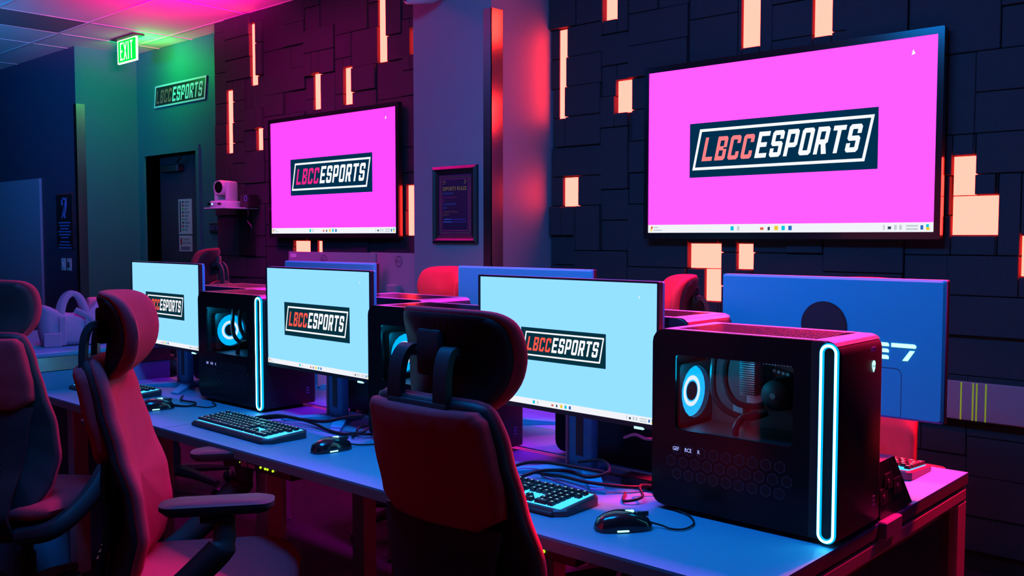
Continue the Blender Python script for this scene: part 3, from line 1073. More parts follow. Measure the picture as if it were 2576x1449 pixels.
def make_tower(name, label, loc, detail=True, rz=0):
    t = tag(empty(name, loc, rz), label, 'gaming pc', 'gaming towers on the desks')
    x0, x1 = -PL, 0.0            # rear .. front
    rc = 0.012                   # rounded vertical corner
    xs_ = x1 - .06               # where the flat side panel ends
    # outer profile of the side (rounded rear top / rear bottom)
    z0, z1 = 0.012, PH
    rr = 0.03
    outer = rrect(x0, xs_, z0, z1, rr, 4, (1, 0, 0, 1))
    inner = rrect(x0 + .014, xs_ - .02, z0 + .03, z1 - .03, .012, 4)
    MB().ring(outer, inner, 'y', .006, PW - .008).build('case_shell', M_CASE, t, True)
    MB().prism(outer, 'y', PW - .008, PW).build('far_side_panel', M_CASE, t)
    # near side panel with the window
    win = rrect(-PL + .062, -.098, .192, .362, .008, 4)
    MB().ring(outer, win, 'y', 0.0, .005).build('side_panel', M_PANELG, t)
    MB().prism(rrect(-PL + .060, -.096, .190, .364, .008, 4), 'y', .0052, .0066).build('window_pane', M_GLASSW, t)
    # front block with rounded vertical corner and rounded top front edge
    rings = []
    rt = 0.028
    levels = [(z0, 0.004), (z0 + .006, 0)] + [(z1 - rt + rt * math.sin(R(a)), rt - rt * math.cos(R(a))) for a in (0, 22, 45, 67, 85)]
    for z, dx in levels:
        pts = [(xs_, .0, z)]
        xf = x1 - dx
        for i in range(5):
            a = R(-90 + 90 * i / 4)
            pts.append((xf - rc + rc * math.cos(a), rc + rc * math.sin(a), z))
        for i in range(5):
            a = R(90 * i / 4)
            pts.append((xf - .012 + .012 * math.cos(a), PW - .012 + .012 * math.sin(a), z))
        pts.append((xs_, PW, z))
        rings.append(pts)
    MB().loft(rings).build('front_panel', M_CASE, t, True, 50)
    # satin top plate with slots
    MB().box(x0 + rr, xs_ - .001, .003, PW - .002, z1 - .0005, z1 + .0015).build('top_plate', M_PCTOP, t)
    rg = []
    for a in (40, 60, 80, 90):
        dz = rt * math.sin(R(a))
        dx = rt - rt * math.cos(R(a))
        rg.append(((x1 - dx), z1 - rt + dz + .0012))
    mb = MB()
    prof = rg + [(xs_, z1 + .0012)]
    for i in range(len(prof) - 1):
        (xa, za), (xb, zb) = prof[i], prof[i + 1]
        ya, yb = .004, .003
        mb.quad((xa, ya, za), (xa, PW - .006, za), (xb, PW - .004, zb), (xb, yb, zb))
    mb.build('top_front_edge', M_PCTOP, t, True)
    mb = MB()
    for i in range(40):
        x = x0 + .055 + i * .0083
        mb.quad((x, .022, z1 + .0019), (x + .0046, .022, z1 + .0019), (x + .0046 + .012, PW - .03, z1 + .0019), (x + .012, PW - .03, z1 + .0019))
    mb.build('vent_slots', mat('slot_void', (0.002, 0.002, 0.003), 1.0, spec=0.0), t)
    for (fx, fy) in ((x0 + .03, .03), (x0 + .03, PW - .03), (-.05, .05), (-.05, PW - .04)):
        MB().lathe([(.001, 0), (.012, 0), (.012, .013), (.001, .013)], (fx, fy, 0), 'z', 10).build('foot', M_BLACK, t)
    # stadium shaped light loop wrapping the rounded corner
    zt, zb = z1 - .007, .011
    hw = .0155
    path = []
    for i in range(13):
        a = math.pi * i / 12
        path.append((hw * math.cos(a), zt - hw + hw * math.sin(a)))
    nst = 16
    for i in range(nst + 1):
        path.append((-hw, zt - hw - (zt - zb - 2 * hw) * i / nst))
    for i in range(13):
        a = math.pi + math.pi * i / 12
        path.append((hw * math.cos(a), zb + hw + hw * math.sin(a)))
    for i in range(1, nst):
        path.append((hw, zb + hw + (zt - zb - 2 * hw) * i / nst))

    def on_corner(s, z, off):
        return (x1 - .021 + s, -off, z)
    if detail:
        MB().tube([on_corner(s, z, .0012) for s, z in path], .0052, 8, True).build('light_loop_halo', M_LEDC, t, True)  # glowing tube stands in for the halo around the loop
    if detail:
        MB().tube([on_corner(s, z, .0036) for s, z in path], .0032, 8, True).build('light_loop', M_LED, t, True)
    # glowing head emblem on the front face
    em = MB()
    out = [(.0, -.011), (.006, -.003), (.0085, .006), (.006, .012), (0, .0145), (-.006, .012), (-.0085, .006), (-.006, -.003)]
    em.prism([(PW - .055 + a, .352 + b) for a, b in out], 'x', x1 + .0002, x1 + .0012)
    em.build('emblem', M_SPOT, t)
    em = MB()
    for s in (-1, 1):
        em.prism([(PW - .055 + s * .0015, .352 + .001), (PW - .055 + s * .006, .352 + .006), (PW - .055 + s * .006, .352 + .003), (PW - .055 + s * .003, .352 - .001)], 'x', x1 + .0012, x1 + .0016)
    em.build('emblem_eyes', M_BLACK, t)
    MB().box(x1 + .0001, x1 + .0008, PW - .068, PW - .046, .385, .395).build('front_sticker', M_SIGNBL, t)
    mb = MB()
    for i in range(3):
        mb.box(x1 + .0001, x1 + .0008, PW - .046, PW - .034, .05 + i * .009, .053 + i * .009)
    mb.build('front_ports', M_SIGNBL, t)
    if not detail:
        return t
    # interior
    MB().box(x0 + .02, -.09, PW - .03, PW - .012, .17, .385).build('motherboard', M_MOBO, t)
    mb = MB()
    for i in range(17):
        mb.box(-.30, -.262, PW - .085, PW - .03, .262 + i * .0052, .2645 + i * .0052)
    mb.build('heat_sink', M_ALU, t)
    mb = MB()
    for i in range(15):
        mb.box(-.255 + i * .0075, -.2515 + i * .0075, PW - .06, PW - .03, .335, .352)
    mb.build('heat_sink', M_ALU, t)
    MB().lathe([(.001, -.062), (.02, -.061), (.034, -.052), (.038, -.03), (.040, 0.0), (.001, 0)], (-.205, PW - .045, .272), 'y', 22).build('pump_cap', M_DARK, t, True)
    MB().lathe([(.001, -.002), (.007, -.002), (.007, .0), (.001, 0)], (-.205, PW - .106, .272), 'y', 12).build('pump_emblem', M_GREY, t)
    # fan on the rear wall
    fy, fz, fr_ = .118, .262, .061
    fx = x0 + .032
    MB().disc((fx, fy, fz), fr_, 'x', 26, .0225).build('fan_ring', M_FAN, t)
    MB().disc((fx + .001, fy, fz), .037, 'x', 26, .0265).build('fan_inner_ring', M_FANW, t)
    MB().disc((fx + .002, fy, fz), .0225, 'x', 22).build('fan_hub', M_BLACK, t)
    MB().ring(rrect(fy - .07, fy + .07, fz - .07, fz + .07, .01, 4), [(fy + fr_ * 1.02 * math.cos(R(180 + 360 * (i + .5) / 20)), fz + fr_ * 1.02 * math.sin(R(180 + 360 * (i + .5) / 20))) for i in range(20)], 'x', x0 + .02, fx + .012).build('fan_frame', M_BLACK, t)
    fl = bpy.data.lights.new('fan_glow', 'POINT')
    fl.color = (0.0, 0.55, 1.0)
    fl.energy = 0.8
    fl.shadow_soft_size = 0.03
    flo = bpy.data.objects.new('fan_glow', fl)
    COL.objects.link(flo)
    flo.parent = t
    flo.location = (fx + .05, .05, fz + .06)
    # coolant hoses
    for q, pts in enumerate(([(-.33, .09, .375), (-.335, .085, .33), (-.33, .08, .27), (-.30, .08, .235), (-.25, .09, .222), (-.21, .11, .235)],
                             [(-.30, .10, .375), (-.312, .10, .33), (-.31, .10, .285), (-.285, .10, .252), (-.25, .11, .245), (-.225, .12, .25)])):
        MB().tube(smooth_path(pts, 6), .0075, 8).build('hose', M_RUBBER, t, True)
    MB().tube(smooth_path([(-.22, .08, .235), (-.25, .07, .225), (-.262, .06, .20), (-.262, .06, .175)], 6), .008, 8).build('cable_sleeve', M_RUBBER, t, True)
    MB().rbox(-PL + .05, -.12, .03, PW - .04, .165, .185, .004, 1).build('graphics_card', M_BLACK, t)
    mb = MB()
    for i in range(4):
        mb.lathe([(.001, -.012), (.004, -.012), (.004, 0), (.001, 0)], (-.235 + i * .011, PW - .03, .320 - i * .002), 'y', 10)
    mb.build('capacitors', M_WHITEP, t)
    mb = MB()
    for (a, b, c, d) in ((-.335, -.31, .20, .235), (-.30, -.26, .235, .26), (-.15, -.147, .22, .35), (-.14, -.137, .22, .35)):
        mb.box(a, b, PW - .05, PW - .03, c, d)
    mb.build('memory_slots', M_ALU, t)
    MB().box(-.118, -.104, PW - .06, PW - .03, .22, .285).build('green_card', M_PCB, t)
    # hexagonal vents low on the side panel
    hm = MB().ring(hexa(0, 0, .0135), hexa(0, 0, .0118), 'y', -.0006, .0004).mesh('vent_hexagon', mat('vent_metal', (0.025, 0.045, 0.06), 0.38, metal=0.4))
    hi = MB()
    for i in range(-3, 4):
        for j in range(-3, 4):
            px, pz = (i + .5 * (j % 2)) * .0034, j * .003
            if math.hypot(px, pz) < .0098:
                hi.disc((px, -.0004, pz), .0011, 'y', 5)
    him = hi.mesh('vent_perforation', M_BLACK)
    for row, (zz, n, off) in enumerate(((.146, 9, .0), (.118, 10, -.0155), (.090, 9, .0))):
        for i in range(n):
            cxh = -PL + .068 + off + i * .0315
            h = link('vent_hexagon', hm, t, (cxh, 0, zz))
            link('vent_perforation', him, h)
    tx = MB()
    for i, wd in enumerate(('GEF', 'RCE', 'R')):
        tx.text(wd, .0125, -PL + .068 + i * .0315 - (.0108 if i < 2 else .009), .1435, -.0012, sx=.80)
    tx.build('card_lettering', emit('card_text', (0.35, 0.42, 1.0), 1.6), t)
    return t


t1 = make_tower('gaming_tower', 'largest nearest black gaming tower at the right desk end with bright cyan loop light', (-0.783, 1.822, DZT))
t2 = make_tower('gaming_tower', 'black gaming tower with cyan loop light between the two left monitors', (-2.907, 1.862, DZT))
t3 = make_tower('gaming_tower', 'black gaming tower half hidden behind the headrest of the centre chair', (-1.847, 1.842, DZT))
t4 = make_tower('gaming_tower', 'gaming tower of the far row showing its slotted top behind the nearest tower', (-1.295, 2.085, DZT), False)
t5 = make_tower('gaming_tower', 'gaming tower of the far row showing its top right of the middle monitor', (-2.305, 2.085, DZT), False)
t6 = make_tower('gaming_tower', 'gaming tower of the far row showing its top between the two left monitors', (-3.36, 2.085, DZT), False)

# ------------------------------------------------------------------ gaming monitors
MW, MH = 0.611, 0.352


def make_monitor(label, loc, rz, m_scr, screen_on=True, logo_w=.345):
    t = tag(empty('gaming_monitor', loc, rz), label, 'monitor', 'monitors on the gaming desks')
    zb = .172
    tilt = Matrix.Rotation(R(-1.4), 4, 'X')
    # everything of the head is built about the screen plane y = 0
    MB().ring(rrect(-MW / 2, MW / 2, zb, zb + MH, .004, 2), rrect(-.2985, .2985, zb + .0115, zb + .0115 + .3355, .001, 2), 'y', -.002, .012).build('bezel', M_BLACK, t)
    MB().box(-.300, .300, .001, .011, zb + .01, zb + MH - .004).build('panel_core', M_BLACK, t)
    MB().quad((-.2985, .0005, zb + .0115), (.2985, .0005, zb + .0115), (.2985, .0005, zb + .347), (-.2985, .0005, zb + .347)).build('display', m_scr, t)
    if screen_on:
        logo(t, 0.002, zb + .164 + .01, logo_w, logo_w * .30, -.0002, M_PLATE2, M_WHITE, M_ORANGER)
        taskbar(t, -.2985, .2985, zb + .0115, .0165, -.0002)
        MB().quad((.245, -.0003, zb + .31), (.249, -.0003, zb + .312), (.246, -.0003, zb + .317)).build('pointer', M_WHITE, t)
    # back shell: shallow, chamfered rim
    o1 = rrect(-MW / 2, MW / 2, zb, zb + MH, .006, 3)
    sc = lambda pts, dx, dz: [(x - math.copysign(dx, x), z - math.copysign(dz, z - (zb + MH / 2))) for x, z in pts]
    bs = MB()
    bs.loft([[(x, .012, z) for x, z in o1], [(x, .020, z) for x, z in o1], [(x, .026, z) for x, z in sc(o1, .006, .006)]])
    bs.build('back_shell', M_MONB, t, True, 20)
    MB().box(MW / 2 - .001, MW / 2 + .0008, .0125, .0195, zb + .02, zb + .2).build('side_vent', M_BLACK, t)
    MB().rbox(.235, .262, -.0035, .004, zb - .004, zb + .002, .001, 1).build('power_light', M_SPOT, t)
    # circular hub, number and cover outline on the back
    hz = zb + .225
    MB().lathe([(.001, .0265), (.0625, .0265), (.0625, .030), (.001, .030)], (0, 0, hz), 'y', 36).build('hub_ring', M_BLACK, t)
    mb = MB()
    for i in range(26):
        d = -.058 + i * .0046
        hl = math.sqrt(max(0, .060 ** 2 - d * d))
        c1, s1 = math.cos(R(40)), math.sin(R(40))
        p = [(d * -s1 + k_ * hl * c1, d * c1 + k_ * hl * s1) for k_ in (-1, 1)]
        w = .0009
        mb.quad((p[0][0] - w, .0305, hz + p[0][1] + w), (p[0][0] + w, .0305, hz + p[0][1] - w), (p[1][0] + w, .0305, hz + p[1][1] - w), (p[1][0] - w, .0305, hz + p[1][1] + w))
    mb.build('hub_grille', M_DARK, t)
    nb = MB()
    sx_ = -1      # read from +y: mirror x

    def bar(pts):
        nb.prism([(sx_ * px, pz) for px, pz in pts], 'y', .0262, .0272)
    zt_ = hz - .034
    for (za, zc) in ((0, -.009), (-.0155, -.0245), (-.0315, -.0415)):
        bar([(.135, zt_ + za), (.168, zt_ + za), (.172, zt_ + za - .003), (.172, zt_ + zc), (.135, zt_ + zc)])
    bar([(.178, zt_), (.234, zt_), (.239, zt_ - .003), (.239, zt_ - .008), (.237, zt_ - .010), (.178, zt_ - .010)])
    bar([(.236, zt_ - .0165), (.224, zt_ - .0165), (.206, zt_ - .0425), (.219, zt_ - .0425)])
    nb.build('back_number', M_SPOT, t)
    cv = MB()
    cv.ring(rrect(-.205, .205, zb + .004, zb + .128, .016, 4, (0, 0, 1, 1)), rrect(-.2038, .2038, zb + .004, zb + .1268, .015, 4, (0, 0, 1, 1)), 'y', .0255, .0264)
    cv.build('back_cover_line', M_BLACK, t)
    # stand
    nk = MB()
    nk.rbox(-.040, .040, .075, .105, .012, hz - .03, .006, 2)
    nk.build('stand_neck', M_MONB, t, True)
    MB().rbox(-.046, -.040, .070, .110, .012, hz - .035, .002, 1).build('neck_edge', M_GREY, t)
    MB().box(-.012, .012, .0735, .0752, .05, .16).build('neck_slot', M_BLACK, t)
    MB().lathe([(.001, .029), (.026, .029), (.024, .09), (.001, .09)], (0, 0, hz - .062), 'y', 20).build('stand_pivot', M_DARK, t, True)
    for s in (-1, 1):
        lg_ = MB()
        # tapered plate from the neck foot to the front corner
        a = (s * .014, .125)
        b = (s * .058, .085)
        c = (s * .172, -.030)
        d = (s * .135, -.042)
        e = (s * .005, .07)
        poly = [a, b, c, d, e]
        top = [(x, y, .020 if i in (0, 1, 4) else .007) for i, (x, y) in enumerate(poly)]
        bot = [(x, y, .001) for x, y in poly]
        lg_.loft([bot, top])
        lg_.build('stand_leg', M_MONB, t)
    MB().rbox(-.03, .03, .06, .17, .001, .018, .004, 1).build('stand_foot', M_MONB, t)
    return t


make_monitor('near right monitor with pale cyan screen beside the nearest tower', (-1.540, 1.868, DZT), -1.6, M_SCR, True, .288)
make_monitor('near middle monitor with pale cyan screen right of the loop lit tower', (-2.600, 1.868, DZT), -2.0, M_SCR, True, .382)
make_monitor('near left monitor with pale cyan screen partly behind the pink lit headrest', (-3.672, 1.890, DZT), -2.0, M_SCR, True, .345)
make_monitor('far right monitor turned away, showing its blue back with glowing 27', (-1.069, 2.41, DZT), 179.5, M_SCRF, False)
make_monitor('far middle monitor turned away, its blue back peeking over the near right monitor', (-2.148, 2.41, DZT), 180, M_SCRF, False)
make_monitor('far left monitor turned away, its blue back peeking over the near middle monitor', (-3.235, 2.41, DZT), 180.5, M_SCRF, False)

# ------------------------------------------------------------------ keyboards
KEYM = {}


def key_mesh(u):
    if u in KEYM:
        return KEYM[u]
    w = u * .019 - .0042
    d = .0150
    mb = MB()
    t = .0015
    mb.loft([[(0, 0, 0), (w, 0, 0), (w, d, 0), (0, d, 0)], [(t, t * .6, .0085), (w - t, t * .6, .0085), (w - t, d - t, .0085), (t, d - t, .0085)]])
    mb.cur = 1
    mb.quad((w / 2 - .0028, d * .52, .0087), (w / 2 + .0028, d * .52, .0087), (w / 2 + .0028, d * .74, .0087), (w / 2 - .0028, d * .74, .0087))
    me = mb.mesh('key', [M_KEY, M_LEGEND])
    KEYM[u] = me
    return me


ROWS = [
    (0.0, [1.25, 1.25, 1.25, 6.25, 1.25, 1.25, 1.25, 1.25], [(15.25, [1, 1, 1]), (18.5, [2, 1])]),
    (1.0, [2.25] + [1] * 10 + [2.75], [(16.25, [1]), (18.5, [1, 1, 1])]),
    (2.0, [1.75] + [1] * 11 + [2.25], [(18.5, [1, 1, 1])]),
    (3.0, [1.5] + [1] * 12 + [1.5], [(15.25, [1, 1, 1]), (18.5, [1, 1, 1])]),
    (4.0, [1] * 13 + [2], [(15.25, [1, 1, 1]), (18.5, [1, 1, 1, 1])]),
    (5.25, [1], [(2, [1] * 4), (6.5, [1] * 4), (11, [1] * 4), (15.25, [1, 1, 1]), (18.5, [1, 1, 1, 1])]),
]


def make_keyboard(label, loc, rz, keys=True):
    t = tag(empty('keyboard', loc, rz), label, 'keyboard', 'backlit keyboards on the desks')
    Wk, Dk = .452, .150
    ch = .022
    poly = [(-Wk / 2, -Dk / 2), (Wk / 2 - ch, -Dk / 2), (Wk / 2, -Dk / 2 + ch), (Wk / 2, Dk / 2 - ch * .5), (Wk / 2 - ch * .5, Dk / 2), (-Wk / 2 + ch * .5, Dk / 2), (-Wk / 2, Dk / 2 - ch * .5)]

    def zt(y):
        return .016 + (y + Dk / 2) / Dk * .009
    bot = [(x, y, .0015) for x, y in poly]
    mid = [(x, y, zt(y) - .004) for x, y in poly]
    top = [(x * .985, y * .97, zt(y)) for x, y in poly]
    MB().loft([bot, mid, top]).build('deck', M_KBD, t)
    sl = math.atan(.009 / Dk)
    hx = MB()
    k0, k1 = -Wk / 2 + .009, Wk / 2 - .012
    y0, y1 = -Dk / 2 + .011, Dk / 2 - .010
    hx.quad((k0, y0, zt(y0) + .0006), (k1, y0, zt(y0) + .0006), (k1, y1, zt(y1) + .0006), (k0, y1, zt(y1) + .0006))
    hx.build('key_backlight', M_KEYGLOW, t)
    MB().rbox(-Wk / 2, Wk / 2 - ch, -Dk / 2 - .006, -Dk / 2 + .002, .001, .012, .003, 1).build('front_lip', M_BLACK, t)
    for row, main, extra in ROWS:
        runs = [(0.0, main)] + list(extra)
        for xu, ks in runs:
            x = xu
            for u in ks:
                yy = -Dk / 2 + .014 + row * .0190
                link('key', key_mesh(u), t, (-Wk / 2 + .0105 + x * .019, yy, zt(yy) + .0022), (sl, 0, 0))
                x += u
    return t


make_keyboard('backlit keyboard right of the centre chair, in front of the near right monitor', (-1.548, 1.672, DZT), 1.5)
make_keyboard('whole backlit keyboard in front of the middle monitor', (-2.672, 1.655, DZT), -1)
make_keyboard('backlit keyboard partly behind the turned chair at the left', (-3.745, 1.712, DZT), 4)
make_keyboard('backlit keyboard on the far right desk glowing red beside the power hub', (-1.09, 2.535, DZT), 180)

# ------------------------------------------------------------------ mice


def make_mouse(label, loc, rz, cable):
    t = tag(empty('gaming_mouse', loc, rz), label, 'mouse', 'dark wired mice on the desks')
    # length along +y (front), width x
    rings = []
    L = .126
    for i in range(15):
        s = i / 14
        y = -L / 2 + L * s
        w = .036 * (math.sin(math.pi * min(1, max(0.0, .06 + s * .88))) ** .38) * (1 - .10 * math.sin(math.pi * s)) * (1.0 if s < .5 else 1.0)
        h = .040 * (math.sin(math.pi * (0.12 + .74 * s ** .82)) ** .9)
        h = max(h, .010)
        if i in (0, 14):
            w *= .55
            h *= .55
        ring = []
        for k_ in range(17):
            a = math.pi * k_ / 16
            c_, s_ = math.cos(a), math.sin(a)
            ring.append((w * math.copysign(abs(c_) ** .75, c_), y, .0012 + h * s_ ** .72))
        ring += [(-w * .9, y, .0012), (w * .9, y, .0012)]
        rings.append(ring)
    MB().loft(rings).build('shell', M_BLACKG, t, True, 60)
    MB().rbox(-.0008, .0008, .01, L / 2 - .006, .026, .0365, .0005, 1).build('button_gap', M_BLACK, t)
    MB().lathe([(.001, -.0035), (.0095, -.0035), (.011, 0), (.0095, .0035), (.001, .0035)], (0, .034, .027), 'x', 16).build('scroll_wheel', M_DARK, t, True)
    lb = MB().lathe([(.001, 0), (.0068, 0), (.006, .0016), (.001, .002)], (0, 0, 0), 'z', 12)
    lb.xf(Matrix.Translation((0, -.0505, .0235)) @ Matrix.Rotation(R(62), 4, 'X'))
    lb.build('logo_light', M_SPOT, t)
    for s in (-1, 1):
        MB().rbox(s * .0335 - .002, s * .0335 + .002, -.022, .004, .0035, .007, .001, 1).build('side_light', M_SPOT, t)
    MB().rbox(-.004, .004, .004, .024, .037, .0405, .0012, 1).build('top_light', M_SPOT, t)
    MB().tube(smooth_path(cable, 8), .0022, 6).build('cable', M_CABLE, t, True)
    return t


make_mouse('dark mouse with glowing strips in front of the nearest tower', (-1.178, 1.640, DZT), -38,
           [(0, .06, .012), (.01, .085, .006), (.028, .098, .004), (.035, .125, .004), (.0, .16, .004), (-.06, .17, .004), (-.11, .155, .004), (-.13, .18, .004), (-.10, .23, .004), (-.05, .26, .004)])
make_mouse('dark mouse with glowing strips right of the middle keyboard', (-2.250, 1.668, DZT), -8,
           [(0, .06, .012), (.002, .09, .005), (.02, .13, .004), (.03, .19, .004), (-.02, .24, .004), (-.05, .30, .004)])
make_mouse('dark mouse with glowing strips next to the turned chair', (-3.263, 1.640, DZT), -12,
           [(0, .06, .012), (.002, .09, .005), (.04, .13, .004), (.09, .16, .004), (.06, .20, .004), (-.01, .21, .004), (-.05, .26, .004)])

# ------------------------------------------------------------------ loose cables
CABLES = [
    ('black cable bundle strand sweeping behind the near right keyboard', [(-1.70, 1.80, .754), (-1.66, 1.86, .775), (-1.58, 1.86, .79), (-1.47, 1.84, .80), (-1.40, 1.88, .79), (-1.38, 1.94, .77)], .0045),
    ('second black cable strand looping at the near right monitor stand', [(-1.62, 1.79, .756), (-1.58, 1.84, .772), (-1.50, 1.85, .782), (-1.42, 1.83, .785), (-1.38, 1.86, .80), (-1.43, 1.90, .812), (-1.50, 1.89, .80)], .0045),
    ('third black cable strand at the near right monitor stand', [(-1.60, 1.86, .756), (-1.50, 1.83, .772), (-1.41, 1.82, .775), (-1.34, 1.88, .765), (-1.30, 1.95, .758)], .0045),
    ('tangled thin cable beside the nearest tower', [(-1.33, 1.86, .756), (-1.29, 1.80, .756), (-1.26, 1.83, .765), (-1.30, 1.88, .775), (-1.27, 1.92, .77), (-1.25, 1.99, .76)], .0035),
    ('long black cable crossing behind the middle keyboard', [(-2.83, 1.78, .756), (-2.72, 1.80, .775), (-2.60, 1.81, .776), (-2.50, 1.83, .78), (-2.42, 1.85, .80), (-2.34, 1.86, .815)], .0055),
    ('lower black cable crossing behind the middle keyboard', [(-2.80, 1.79, .755), (-2.70, 1.83, .768), (-2.58, 1.84, .762), (-2.48, 1.82, .758), (-2.38, 1.82, .757), (-2.33, 1.86, .765)], .0050),
    ('coiled black cable right of the middle monitor foot', [(-2.36, 1.84, .756), (-2.33, 1.81, .760), (-2.30, 1.83, .775), (-2.32, 1.87, .785), (-2.36, 1.86, .775), (-2.33, 1.83, .765), (-2.30, 1.87, .76)], .0040),
    ('flat black cable loop beside the left tower', [(-3.36, 1.74, .754), (-3.30, 1.71, .754), (-3.22, 1.74, .754), (-3.25, 1.79, .756), (-3.34, 1.78, .758), (-3.42, 1.83, .758)], .0035),
    ('pale blue lit cable stub behind the near right monitor', [(-1.42, 1.98, .86), (-1.38, 1.97, .875), (-1.35, 1.975, .868), (-1.32, 1.97, .872)], .0040),
]
for lab, pts, r_ in CABLES:
    m_ = M_GREY if 'pale' in lab else M_CABLE
    tag(MB().tube(smooth_path(pts, 8), r_, 7).build('cable', m_, None, True), lab, 'cable', 'loose cables on the desks')
pb = tag(MB().rbox(-1.40, -1.27, 1.935, 1.985, DZT + .0005, DZT + .026, .004, 2).build('cable_adapter', M_BLACK), 'black adapter brick on the desk behind the near right monitor foot', 'adapter')

# ------------------------------------------------------------------ clamp-on power hub at the desk end
hub = tag(empty('power_hub', (-0.795, 2.06, DZT)), 'tilted black clamp on power hub at the desk end', 'power hub')
hp = [(0.0, .005), (.195, .005), (.075, .136), (-.012, .136)]
MB().prism(hp, 'x', -.05, .008).build('hub_body', M_BLACK, hub)
for (a, b) in ((.045, .085), (.10, .065), (.02, .055)):
    MB().prism([(a - .022, b - .018), (a + .022, b - .018), (a + .018, b + .018), (a - .026, b + .018)], 'x', .0075, .0095).build('socket', M_DARK, hub)
    mb = MB()
    mb.lathe([(.001, .0095), (.005, .0095), (.004, .0105), (.001, .0105)], (0, a - .004, b), 'x', 10)
    mb.build('socket_pin', M_GREY, hub)
MB().rbox(-.02, .026, -.01, .085, -.036, .004, .003, 1).build('clamp', mat('clamp_blue_grey', (0.12, 0.14, 0.2), 0.5), hub)

# ------------------------------------------------------------------ bag and case on the counter
bg = tag(empty('tote_bag', (-4.22, 1.745, 0.9055), 78), 'lilac canvas tote bag with round handle standing on the side counter', 'bag')
out = [(-.13, 0), (.13, 0), (.150, .06), (.148, .165), (.135, .205), (.105, .205), (.06, .165), (0, .15), (-.06, .165), (-.11, .19), (-.14, .18), (-.145, .08)]
ol = [(p.x, p.y) for p in smooth_path([(x, z, 0) for x, z in out + [out[0]]], 3)][:-1]
MB().pillow(ol, [(0, .075), (.7, .072), (.9, .062), (1, .03), (1, -.03), (.9, -.062), (.7, -.072), (0, -.075)], lambda x, z, h: (x, h * (1 - .35 * max(0, z) / .2), z), 0, .09).build('bag_body', M_BAG, bg, True, 60)
for s in (-1, 1):
    MB().tube(smooth_path([(-.055, s * .055, .10), (-.05, s * .045, .17), (-.03, s * .035, .225), (0, s * .03, .245), (.03, s * .035, .225), (.05, s * .045, .17), (.055, s * .055, .10)], 6), .013, 6, sx=.25).build('handle', M_BAGD, bg, True)
    for x in (-.055, .055):
        MB().rbox(x - .014, x + .014, s * .068 - .003, s * .068 + .003, .004, .14, .002, 1).build('strap', M_BAGD, bg)
MB().tube(smooth_path([(.0, -.06, .17), (.06, -.072, .13), (.12, -.074, .06), (.15, -.06, .02)], 6), .014, 6, sx=.25).build('shoulder_strap', M_BAGD, bg, True)
MB().rbox(-.135, -.06, -.080, -.068, .0, .065, .004, 2).build('side_pocket', M_BAGD, bg)
bg.scale = (.95, .95, .92)
cs = tag(empty('flat_case', (-4.42, 1.99, 0.9055), 78), 'flat pink lit case standing upright on the side counter behind the bag', 'case')
MB().rbox(-.09, .10, -.02, .02, 0, .19, .012, 3).build('case_shell', M_CASEP, cs, True)
MB().rbox(-.095, -.085, -.012, .012, .10, .14, .004, 2).build('clip', M_BLACK, cs)
MB().box(-.088, .098, -.0215, -.0195, .085, .089).build('zip_line', M_INKR, cs)

# ------------------------------------------------------------------ grey widescreen monitors by the wall


def make_wide(label, loc, rz, Ww=.895):
    t = tag(empty('widescreen_monitor', loc, rz), label, 'monitor', 'curved grey monitors near the felt wall')
    Hw = .395
    z0 = .13
    n = 16
    rings = []
    prof = [(-.010, 0), (.012, 0)]
    mb = MB()
    front, back = [], []
    for i in range(n + 1):
        u = -1 + 2 * i / n
        x = u * Ww / 2
        cy = .045 * u * u
        rings.append([(x, -cy + .035, z0), (x, -cy + .006, z0 + .003), (x, -cy + .006, z0 + Hw), (x, -cy + .014, z0 + Hw)])
    mb.loft([[(-r[0][0], -r[0][1], r[0][2])] + [(-q[0], -q[1], q[2]) for q in r[1:]] for r in rings])
    mb.build('back_shell', mat('widescreen_shell', (0.30, 0.30, 0.34), 0.4), t, True, 30)
    mb = MB()
    for i in range(n):
        a, b = rings[i], rings[i + 1]
        k_ = .002
        mb.quad((-a[1][0], -a[1][1] + k_, a[1][2] + .01), (-b[1][0], -b[1][1] + k_, b[1][2] + .01), (-b[2][0], -b[2][1] + k_, b[2][2] - .006), (-a[2][0], -a[2][1] + k_, a[2][2] - .006))
    mb.build('display', M_BLACKG, t)
    MB().disc((0, -.0215, z0 + Hw - .052), .034, 'y', 24, .0305).build('badge_ring', M_DARK, t)
    MB().text('DELL', .024, -.030, z0 + Hw - .060, -.0215, sx=1.0).build('badge_lettering', M_DARK, t)
    ya, yb = .045 * .93 ** 2 - .0175, .045 * .74 ** 2 - .0175
    MB().quad((-.93 * Ww / 2, ya, z0 + Hw - .04), (-.74 * Ww / 2, yb, z0 + Hw - .04), (-.74 * Ww / 2, yb, z0 + Hw - .015), (-.93 * Ww / 2, ya, z0 + Hw - .015)).build('asset_sticker', M_PAPER, t)
    MB().rbox(-.05, .05, -.08, -.035, .01, z0 + .2, .008, 2).build('stand_neck', M_GREY, t)
    MB().rbox(-.16, .16, -.16, .08, .0, .012, .006, 2).build('stand_base', M_GREY, t)
    return t


